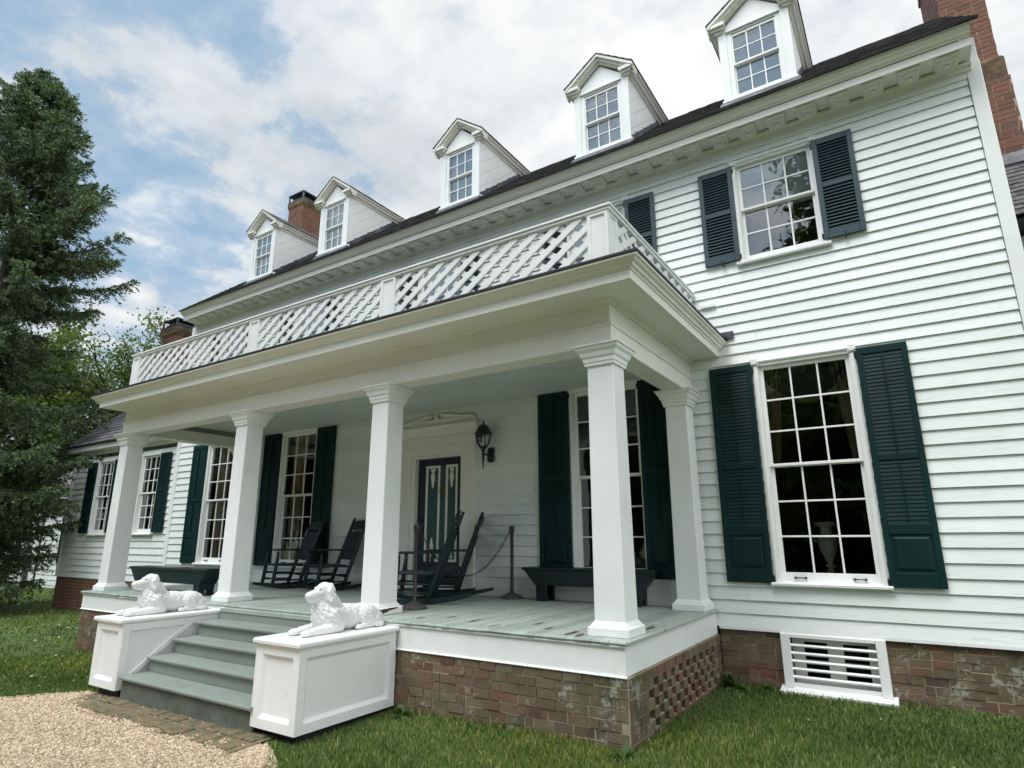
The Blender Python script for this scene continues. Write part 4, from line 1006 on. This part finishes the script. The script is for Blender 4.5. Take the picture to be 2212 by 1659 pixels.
fr_.build('fringe', m_fringe, sw)
ur = thing('urn', 'ivory two-handled urn standing behind the lower panes of the big right-hand window', 'urn', (1.27, 3.17, .408))
MB().lathe(0, 0, [(0, 0), (.085, 0), (.085, .025), (.06, .035), (.035, .06), (.028, .09), (.05, .105), (.05, .12), (.03, .135), (.05, .19), (.085, .28), (.108, .36), (.112, .41), (.095, .43), (.075, .445), (.062, .47), (.060, .54), (.075, .56), (.115, .575), (.122, .60), (.115, .615), (.09, .615), (.05, .60), (0, .60)], 28).build('body', m_urn, ur, smooth=True)
for s in (-1, 1):
    MB().tube([(s*.10, 0, .38), (s*.135, 0, .39), (s*.145, 0, .43), (s*.12, 0, .46), (s*.07, 0, .465)], .011, 8).build('handle', m_urn, ur, smooth=True)
tb = thing('side_table', 'dark table inside the big right-hand window, carrying the urn', 'table', (1.28, 3.27, 0.008))
MB().box(-.55, .55, -.22, .25, .37, .398).build('tabletop', m_room, tb)
for sx in (-.5, .5):
    for sy in (-.18, .2): MB().box(sx-.025, sx+.025, sy-.025, sy+.025, -.1, .37).build('leg', m_room, tb)

# ================================================================== DOG STATUES
def dog_mesh():
    b = MB(); k = 10
    def ell(c, r):
        V, F = [], []
        for j in range(k+1):
            th = math.pi*j/k
            for i in range(2*k):
                ph = math.pi*i/k; V.append((c[0]+r[0]*math.sin(th)*math.cos(ph), c[1]+r[1]*math.sin(th)*math.sin(ph), c[2]+r[2]*math.cos(th)))
        for j in range(k):
            for i in range(2*k): F.append((j*2*k+i, j*2*k+(i+1) % (2*k), (j+1)*2*k+(i+1) % (2*k), (j+1)*2*k+i))
        b.add(V, F)
    def cap(pts, rs, sc=(1, 1, 1)):
        for (p, q), (r0, r1) in zip(zip(pts[:-1], pts[1:]), zip(rs[:-1], rs[1:])):
            p, q = Vector(p), Vector(q); m = max(2, int((q-p).length/(min(r0, r1)*.35))+1)
            for i in range(m+1):
                t = i/m; r = r0+(r1-r0)*t; ell(p.lerp(q, t), (r*sc[0], r*sc[1], r*sc[2]))
    cap([(0, -.19, .155), (0, -.04, .132), (0, .14, .124), (0, .30, .122)], [.128, .126, .120, .116])
    ell((0, -.225, .155), (.130, .125, .155)); ell((0, -.285, .20), (.088, .082, .13)); ell((0, -.10, .15), (.128, .16, .118)); ell((0, .10, .11), (.132, .2, .115))
    cap([(0, -.10, .215), (0, -.165, .27), (0, -.21, .33), (0, -.235, .38)], [.085, .106, .096, .084])
    ell((0, -.245, .402), (.076, .094, .084)); ell((0, -.285, .390), (.066, .074, .066))
    cap([(0, -.30, .383), (0, -.37, .370), (0, -.428, .362)], [.056, .050, .043], (1, 1, .95))
    cap([(0, -.30, .345), (0, -.37, .330), (0, -.420, .332)], [.050, .043, .034])
    for s in (-1, 1):
        ell((s*.030, -.318, .428), (.024, .026, .018)); ell((s*.027, -.385, .350), (.022, .055, .026))
        cap([(s*.064, -.215, .445), (s*.088, -.222, .390), (s*.096, -.215, .325), (s*.088, -.205, .275)], [.034, .050, .056, .030], (.46, 1, 1))
        cap([(s*.085, -.19, .17), (s*.112, -.13, .075)], [.078, .058]); cap([(s*.112, -.12, .058), (s*.10, -.30, .042), (s*.093, -.43, .036)], [.058, .047, .041])
        ell((s*.093, -.495, .032), (.050, .072, .034))
        for j, dx in enumerate((-.027, -.009, .009, .027)): ell((s*.093+dx, -.535+abs(dx)*.5, .022), (.0125, .034, .020))
        ell((s*.100, .28, .118), (.074, .145, .116)); ell((s*.112, .36, .088), (.064, .115, .085))
        cap([(s*.115, .43, .042), (s*.128, .30, .030), (s*.140, .17, .028)], [.042, .032, .028]); ell((s*.142, .135, .026), (.034, .06, .027))
        for dx in (-.018, 0, .018): ell((s*.142+dx, .105, .020), (.011, .03, .018))
    cap([(0, .42, .08), (.06, .475, .045), (.125, .46, .034), (.165, .40, .030), (.17, .33, .026)], [.05, .042, .036, .034, .018])
    ell((0, -.462, .371), (.020, .014, .015))
    o = b.build('tmp', m_plaster); md = o.modifiers.new('r', 'REMESH'); md.mode = 'VOXEL'; md.voxel_size = .0062
    sm = o.modifiers.new('s', 'SMOOTH'); sm.factor = .5; sm.iterations = 7
    me = bpy.data.meshes.new_from_object(o.evaluated_get(bpy.context.evaluated_depsgraph_get())); bpy.data.objects.remove(o)
    N = len(me.vertices); P = np.zeros(N*3); Q = np.zeros(N*3); me.vertices.foreach_get('co', P); me.vertex_normals.foreach_get('vector', Q); P = P.reshape(-1, 3); Q = Q.reshape(-1, 3)
    x, y, z = P.T                                     # wavy locks over neck, chest, flanks and ears; face and paws stay smooth
    def wob(p, q, r): return np.sin(p+2.1*np.sin(q*.7+.5*r))*np.sin(q+1.7*np.sin(r*.6+.3*p))
    lock = wob(58*x+9*z, 46*z+30*y, 34*y)+.7*wob(90*y+40*z, 85*x, 70*z-30*y)+.5*wob(140*z+60*y, 120*x+20*y, 90*y)
    m = np.clip((y+.30)/.08, 0, 1)*np.clip((z-.05)/.05, 0, 1); m = np.maximum(m, np.clip((.29-z)/.04, 0, 1)*np.clip((z-.07)/.05, 0, 1)); m *= np.where((z > .30) & (y < -.27), 0, 1)
    m *= np.where((z > .40), .35, 1); m += .9*np.exp(-((np.abs(x)-.10)/.03)**2)*((z > .28) & (z < .43))*.3
    P += Q*(lock*.0056*m)[:, None]
    for s in (-1, 1):                                 # eyes, toes, mouth line, belly set on the slab
        dd = (x-s*.046)**2+(y+.325)**2+(z-.407)**2; P -= Q*(.010*np.exp(-dd/.00011))[:, None]
    mo = np.exp(-((z-(.342+.05*(y+.36)))/.0045)**2)*(y < -.325)*(y > -.455); P -= Q*(.006*mo)[:, None]
    P[:, 2] = np.maximum(P[:, 2], 0.0)
    me.vertices.foreach_set('co', P.ravel()); me.update(); me.polygons.foreach_set('use_smooth', [True]*len(me.polygons)); me.materials.clear(); me.materials.append(m_plaster)
    return me
dme = dog_mesh(); dme.name = 'dog_statue'
for lb_, x, y, z in (('white dog statue lying on the nearer right-hand pedestal of the front steps', -2.94, -.49, -.058), ('white dog statue lying on the farther left-hand pedestal of the front steps', -6.10, -.60, -.058)):
    o = bpy.data.objects.new('dog_statue', dme); COL.objects.link(o); o.location = (x, y, z); tag(o, lb_, 'statue', 'white dog statues on the step pedestals')

# ================================================================== GROUND
def PL(y): return np.interp(-np.asarray(y, float), [1.1, 1.24, 1.5, 1.9, 2.6, 3.6, 6, 9], [-6.35, -6.45, -6.75, -7.15, -8.2, -10.0, -15, -20])
def PR(y): return np.interp(-np.asarray(y, float), [1.1, 1.25, 1.6, 2.2, 3.2, 5, 9], [-3.15, -3.05, -2.42, -1.75, -1.2, -.9, -.6])
xs_ = np.r_[np.linspace(-260, -40, 12), np.arange(-38, 14.1, 1.), np.linspace(20, 200, 10)]; ys_ = np.r_[np.linspace(-200, -20, 8), np.arange(-18, 20.1, 1.), np.linspace(26, 400, 12)]
X, Y = np.meshgrid(xs_, ys_); Z = zg(np.maximum(X, -40), Y)-.004; nx, ny = len(xs_), len(ys_)
F = np.array([(j*nx+i, j*nx+i+1, (j+1)*nx+i+1, (j+1)*nx+i) for j in range(ny-1) for i in range(nx-1)])
tag(npmesh('lawn', np.c_[X.ravel(), Y.ravel(), Z.ravel()], F, m_lawn), kind='structure')
yy = np.linspace(-1.12, -9, 160); V = []; k = 24
for y in yy:
    l = PL(y)+.06*math.sin(y*9)+.04*math.sin(y*23); r_ = PR(y)+.05*math.sin(y*11+1)+.035*math.sin(y*27)
    for i in range(k+1): xx = l+(r_-l)*i/k; V.append((xx, y, float(zg(xx, y))+.006))
F = [(j*(k+1)+i, (j+1)*(k+1)+i, (j+1)*(k+1)+i+1, j*(k+1)+i+1) for j in range(len(yy)-1) for i in range(k)]
tag(npmesh('gravel_path', V, F, m_grav), kind='structure')
k = 60; V = []
for i in range(k+1):
    x = -6.42+3.45*i/k; e = .05*math.sin(i*.9)+.03*math.sin(i*2.3)
    for y in np.linspace(-1.10, -1.60+e, 5): V.append((x, y, float(zg(x, y))+.011))
F = [(i*5+j, i*5+j+1, (i+1)*5+j+1, (i+1)*5+j) for i in range(k) for j in range(4)]
tag(npmesh('edging_soil', V, F, m_moss), kind='structure')
mb = MB()                                             # old brick edging at the foot of the steps
for row, (y0, y1) in enumerate(((-1.36, -1.16), (-1.58, -1.37))):
    x = -6.3+.2*row
    while x < -3.05:
        w = random.uniform(.17, .25); xe = min(x+w, -3.03); zt = float(zg(x, y0))+random.uniform(.016, .034); j = random.uniform(-.03, .03) if row else 0
        mb.rect(x+.012, xe-.008, y0+.01+j, y1-.006, [(.0, zt-.06), (.0, zt-.008), (-.012, zt)]); x = xe
tag(mb.build('brick_edging', m_moss), kind='structure')
def inview(P, mg=60):
    u, v, d_ = proj(P); return (d_ > .2) & (u > -mg) & (u < 2212+mg) & (v > -mg) & (v < 1659+mg)
# loose pebbles
n_ = 130000; y = -1.2-7.*rng.random(n_)**1.6; l, r_ = PL(y), PR(y); x = l-.12+(r_-l+.24)*rng.random(n_); P = np.c_[x, y, zg(x, y)+.007]; P = P[inview(P)]
P = P[~((P[:, 0] > -3.3) & (P[:, 0] < -2.58) & (P[:, 1] > -1.27)) & ~((P[:, 1] > -1.50+.07*np.sin(P[:, 0]*5)+.05*np.sin(P[:, 0]*13)-.16*rng.random(len(P))**2) & (P[:, 0] > -6.25) & (P[:, 0] < -2.9) & (rng.random(len(P)) < .96))][:64000]; n_ = len(P)
T = np.array([(1, 0, 0), (-1, 0, 0), (0, 1, 0), (0, -1, 0), (0, 0, 1), (0, 0, -1)], float); TF = np.array([(0, 2, 4), (2, 1, 4), (1, 3, 4), (3, 0, 4), (2, 0, 5), (1, 2, 5), (3, 1, 5), (0, 3, 5)])
dist = np.linalg.norm(P-np.array(CAMP), axis=1); s = .0055+.011*rng.random(n_)**2.2*np.clip(dist/5, .9, 1.5); a = rng.random(n_)*6.28
sc = np.c_[s*rng.uniform(.8, 1.5, n_), s*rng.uniform(.7, 1.1, n_), s*rng.uniform(.5, .8, n_)]
V = T[None]*sc[:, None]*rng.uniform(.8, 1.2, (n_, 6, 1)); V = np.stack([V[..., 0]*np.cos(a)[:, None]-V[..., 1]*np.sin(a)[:, None], V[..., 0]*np.sin(a)[:, None]+V[..., 1]*np.cos(a)[:, None], V[..., 2]], -1)+P[:, None]
tag(npmesh('pebbles', V.reshape(-1, 3), (TF[None]+6*np.arange(n_)[:, None, None]).reshape(-1, 3), m_peb, None, True), 'loose tan pebbles lying over the gravel path', 'gravel', kind='stuff')
def leafquads(C, D, L, Wd):                           # quads centred C, long axis D, length L, width Wd, random roll
    m = len(C); q = rng.normal(size=(m, 3)); a = np.cross(D, q); a /= np.linalg.norm(a, axis=1)[:, None]+1e-9
    D = D*L[:, None]*.5; a = a*Wd[:, None]*.5
    V = np.stack([C-D, C+a*.9-D*.1, C+D, C-a*.9-D*.1], 1)
    return V.reshape(-1, 3), np.arange(m*4).reshape(m, 4)
# grass
def free(x, y):
    ok = ~((x > HX0-5.7) & (x < HX1+.2) & (y > YW-.01)); ok &= ~((x > PX0+.03) & (x < -.03) & (y > .04)); ok &= ~((x > -6.42) & (x < -2.62) & (y > -1.24) & (y < .05))
    e = .05*np.sin(x*7)+.04*np.sin(y*13+x*3); ok &= ~((y < -1.15) & (x > PL(y)+e) & (x < PR(y)-e)); ok &= ~((y > -1.6) & (y < -1.15) & (x > -6.3) & (x < -3.1)); ok &= ~((x > .62) & (x < 1.82) & (y > YW-.20)); ok &= ~((x < -29) & (y > 6)) & ~((y > 5.2) & (x < -29.5) & (x > -31.5))
    return ok
def grass(n_, rmin, rmax, p, h0, h1, w0):
    th = rng.uniform(-1.42, .42, n_); r_ = rmin+(rmax-rmin)*rng.random(n_)**p
    x = CAMP.x+np.sin(th)*r_; y = CAMP.y+np.cos(th)*r_; P = np.c_[x, y, zg(np.maximum(x, -40), y)]
    P = P[free(x, y) & inview(P, 30)]; m = len(P); x, y = P[:, 0], P[:, 1]; dist = np.linalg.norm(P-np.array(CAMP), axis=1)
    patch = .5+.5*np.sin(x*1.7+2*np.sin(y*1.1))*np.sin(y*2.3+1.3*np.sin(x*.9)); patch = .55+.6*patch
    wall = np.exp(-np.abs(np.where((x > .0), YW-.05-y, np.where(x > -2.6, .0-y, 9)))/.16); h = rng.uniform(h0, h1, m)*patch*(1+.7*wall*rng.random(m)); w = w0*rng.uniform(.6, 1.3, m)*np.clip(dist/6, .8, 5)
    a = rng.random(m)*6.283; ln = rng.random(m)*6.283; lean = rng.uniform(.1, .75, m)*h; dx, dy = np.cos(a)*w/2, np.sin(a)*w/2; tx, ty = np.cos(ln)*lean, np.sin(ln)*lean
    z = P[:, 2]-.006
    V = np.stack([np.c_[x-dx, y-dy, z], np.c_[x+dx, y+dy, z], np.c_[x+tx*.4+dx*.8, y+ty*.4+dy*.8, z+h*.6], np.c_[x+tx, y+ty, z+h], np.c_[x+tx*.4-dx*.8, y+ty*.4-dy*.8, z+h*.6]], 1)
    return V
G = np.concatenate([grass(360000, 2.2, 13, 1.0, .022, .068, .0075), grass(150000, 9, 46, 1.3, .03, .07, .009)])
m = len(G); tag(npmesh('grass', G.reshape(-1, 3), np.arange(m*5).reshape(m, 5), m_grass), 'short green grass of the lawn round the porch and steps', 'grass', kind='stuff')
m = 260; x = np.r_[rng.uniform(-1.5, 4.2, 14), rng.uniform(-14, -6.8, 246)]; y = np.r_[rng.uniform(-1.4, 2.4, 14), rng.uniform(-1.5, 2.6, 246)]; ok = free(x, y); P = np.c_[x, y, zg(x, y)+rng.uniform(.02, .05, m)][ok]
V, F = leafquads(P, np.c_[rng.normal(size=(len(P), 2)), np.zeros(len(P))]/1.2, np.full(len(P), .028), np.full(len(P), .022)); lit = tag(npmesh('clover_flowers', V, F, m_curt), 'small pale clover heads and leaf bits scattered over the lawn', 'clover', kind='stuff'); lit.data.materials[0] = m_urn
def weed(label, loc, s, nl, proto=None):
    V, F = [], []
    for i in range(nl):
        a = rng.random()*6.28; e = rng.uniform(.3, 1.2); L = s*rng.uniform(.6, 1.1); w = L*.22; d_ = np.array([math.cos(a)*math.cos(e), math.sin(a)*math.cos(e), math.sin(e)]); sd_ = np.array([-math.sin(a), math.cos(a), 0]); k = len(V)
        o = d_*L*.1; dn = np.array([0, 0, -1]); V += [tuple(o), tuple(d_*L*.45+sd_*w), tuple(d_*L*.8+sd_*w*.6+dn*L*.08), tuple(d_*L+dn*L*.22), tuple(d_*L*.8-sd_*w*.6+dn*L*.08), tuple(d_*L*.45-sd_*w)]; F.append(tuple(range(k, k+6)))
    o = npmesh('weed', V, np.array(F), m_weed); o.location = loc; tag(o, label, 'weed', 'leafy weeds along the brick base')
for lb_, (x, y), s, nl in (('dark leafy weed in the corner between the pierced porch base and the house', (.16, 2.72), .26, 16), ('small weed against the brick just left of the cellar vent', (.50, 2.76), .17, 9),
                          ('leafy weed at the near brick corner of the porch base', (-.02, -.12), .15, 11), ('leafy weed against the porch brick beside the right pedestal', (-2.42, -.10), .17, 14),
                          ('weed halfway along the front brick of the porch base', (-1.55, -.08), .11, 9), ('low weed in the lawn below the cellar vent', (1.75, 2.35), .09, 10), ('pale weed in the lawn at the lower right', (2.1, .9), .08, 9)):
    weed(lb_, (x, y, float(zg(x, y))-.01), s, nl)

# ================================================================== TREES
def spruce(label, loc, H, Rm, seed=3):
    rg = np.random.default_rng(seed); rd = random.Random(seed); t = thing('spruce_tree', label, 'tree', loc); z_first = 1.5
    MB().tube([(0, 0, -.2), (0, 0, H*.3), (.08, 0, H*.65), (0, .05, H*.97)], [.30, .23, .13, .02], 10).build('trunk', m_bark, t, smooth=True)
    lm = MB(); Cs, Ds, Ls, Ws = [], [], [], []; z = z_first
    while z < H*.985:
        f = z/H; prof = 1.0 if f < .58 else max(.04, (1-f)/.42)**.72
        for i in range(rd.choice((4, 5, 5, 6)) if f < .9 else 4):
            a = rd.random()*6.283; L = Rm*prof*rd.uniform(.55, 1.22)
            if L < .25: L = .25
            el = -.30+.75*f+rd.uniform(-.12, .12); pts = []; n_ = 9
            for j in range(n_):
                s = j/(n_-1); zz = z+math.sin(el)*L*s-.16*L*math.sin(s*2.4)*(1-f)+.13*L*s*s
                pts.append(np.array([math.cos(a+.12*math.sin(s*3))*L*s*math.cos(el*.7), math.sin(a+.12*math.sin(s*3))*L*s*math.cos(el*.7), zz]))
            lm.tube([tuple(p) for p in pts], [.012+.028*L/Rm*(1-j/n_) for j in range(n_)], 4)
            nb = int(11+L*21); P_ = np.array(pts)
            for b in range(nb):
                s = .07+.93*(b+rd.random())/nb; k = s*(n_-1); i0 = min(int(k), n_-2); p = P_[i0]+(P_[i0+1]-P_[i0])*(k-i0); d_ = P_[i0+1]-P_[i0]; d_ /= np.linalg.norm(d_)
                sd_ = np.array([-d_[1], d_[0], 0])*(1 if b % 2 else -1); bl_ = (.26+.66*(1-s)**.7)*min(1, .45+L/Rm)*rd.uniform(.6, 1.2)
                bd = d_*rd.uniform(.35, .9)+sd_*rd.uniform(.4, 1.0)+np.array([0, 0, rd.uniform(-.85, .10)]); bd /= np.linalg.norm(bd); m_ = int(12+bl_*52)
                u = rg.random(m_); c = p+bd*(bl_*u)[:, None]+np.array([0, 0, -1])*(.18*bl_*u*u)[:, None]; r_ = rg.normal(size=(m_, 3))*.75+bd*.9+np.array([0, 0, .15]); r_ /= np.linalg.norm(r_, axis=1)[:, None]; l = rg.uniform(.075, .15, m_)
                Cs.append(c+r_*(l*.45)[:, None]); Ds.append(r_); Ls.append(l); Ws.append(l*rg.uniform(.22, .38, m_))
        z += (rd.uniform(.20, .32) if f < .28 else rd.uniform(.34, .58)) if f < .85 else .24
    lm.build('limbs', m_bark, t)
    C_, D_, L_, W_ = map(np.concatenate, (Cs, Ds, Ls, Ws)); V, F = leafquads(C_, D_, L_, W_); npmesh('crown', V, F, m_spruce, t); return t
def broadleaf(label, loc, H, seed, dens=1., spread=1., lsize=.15, group=None):
    rd = random.Random(seed); rg = np.random.default_rng(seed); t = thing('broadleaf_tree', label, 'tree', loc, 0, group); lm = MB(); tips = []
    def grow(p, d_, L, r_, lev):
        pts = [p]; q = Vector(p); dd = Vector(d_)
        for i in range(4):
            dd = (dd+Vector((rd.uniform(-.2, .2), rd.uniform(-.2, .2), rd.uniform(-.06, .16)))).normalized(); q = q+dd*(L/4); pts.append(q.copy())
        lm.tube(pts, [r_*(1-.12*i) for i in range(5)], 7 if lev < 2 else 4)
        if lev >= 2: tips.extend([(pts[2], L), (pts[3], L), (pts[4], L)])
        if lev >= 4: return
        for i in range(rd.choice((3, 3, 4)) if lev else 7):
            b = pts[rd.choice((1, 2, 3, 4, 4)) if lev == 0 else rd.choice((2, 3, 4, 4))]; a = rd.random()*6.283; k = rd.uniform(.5, 1.0)*spread
            nd = (dd+Vector((math.cos(a)*k, math.sin(a)*k, rd.uniform(-.1, .45)))).normalized(); grow(b, nd, L*rd.uniform(.62, .86), r_*.55, lev+1)
    grow(Vector((0, 0, -.2)), (0.02, 0, 1), H*.34, H*.022, 0)
    lm.build('trunk', m_bark, t, smooth=True); Cs = []
    for p, L in tips:
        m_ = int(rd.uniform(8, 30)*dens); Cs.append(np.array(p)+rg.normal(size=(m_, 3))*(H*.022)*np.array([1, 1, .7]))
    C_ = np.concatenate(Cs); D_ = rg.normal(size=C_.shape)+np.array([0, 0, -.3]); D_ /= np.linalg.norm(D_, axis=1)[:, None]; l = rg.uniform(.6, 1.3, len(C_))*lsize
    V, F = leafquads(C_, D_, l, l*.62); npmesh('crown', V, F, m_leaf, t); return t
spruce('tall dark green spruce with drooping boughs at the left edge, in front of the outbuilding', (-19.6, .6, -1.15), 16.8, 2.9)
b1 = broadleaf('light green airy broadleaf tree rising behind the side wing and its chimney', (-38.5, 13.5, -1.3), 19.0, 5, 1.9, 1.0, .20, 'broadleaf trees beyond the house')
b2 = broadleaf('dense green broadleaf tree behind the spruce at the left edge', (-46, 9, -1.3), 16.5, 9, 2.2, 1.1, .30, 'broadleaf trees beyond the house')
for i, (x, y, rz, lb_) in enumerate(((-47, 20, 1.2, 'broadleaf tree farther back between the spruce and the side wing'), (-36, -4, 2.2, 'broadleaf tree low behind the left flank of the spruce'), (-30, 24, 4., 'broadleaf tree farthest back beyond the side wing roof'), (-40, 12, 3., 'low broadleaf growth just above the outbuilding roof'), (-52, 4, .7, 'low broadleaf growth behind the spruce at the left edge of the lawn'))):
    copy_tree(b2 if i != 2 else b1, loc=(x, y, -1.3 if i < 3 else -7.), rz=rz, label=lb_)
MIRR = [(.5, -22), (-3.5, -23), (4.5, -23), (-11, -22), (-15, -21), (-38, -22), (-45, -18), (-52, -24), (-34, -16), (0, -44), (11, -46), (-10, -46), (-20, -46), (21, -42), (-30, -44), (5, -40), (-6, -40), (-5, -52), (6, -55), (-14, -54), (16, -48), (-25, -52), (26, -36), (-36, -48), (1.2, -24), (7, -27), (-7, -29), (-15, -26), (-22, -30), (14, -26), (-30, -24), (-2, -36), (-11, -37), (9, -38), (-41, -26), (-36, -19), (-50, -20), (-58, -27), (-20, -40), (2, -47), (-30, -36)]
for i, (x, y) in enumerate(MIRR):                     # the trees across the lawn, seen in the window panes
    rz, lb_ = i*1.3, 'broadleaf tree across the lawn, mirrored in the window panes'
    c = copy_tree(b2, loc=(x, y, -1.3 if i > 23 else (-7. if i < 5 else -5.5 if i < 9 else -7.5)), rz=rz, label=lb_); c['group'] = 'broadleaf trees across the lawn'
c = copy_tree(b2, loc=(5.4, -15.5, -2.7), rz=2.2, label=lb_); c['group'] = 'broadleaf trees across the lawn'; c.scale = (1.15, 1.15, 1.15)   # the tallest of them, mirrored in the upper window
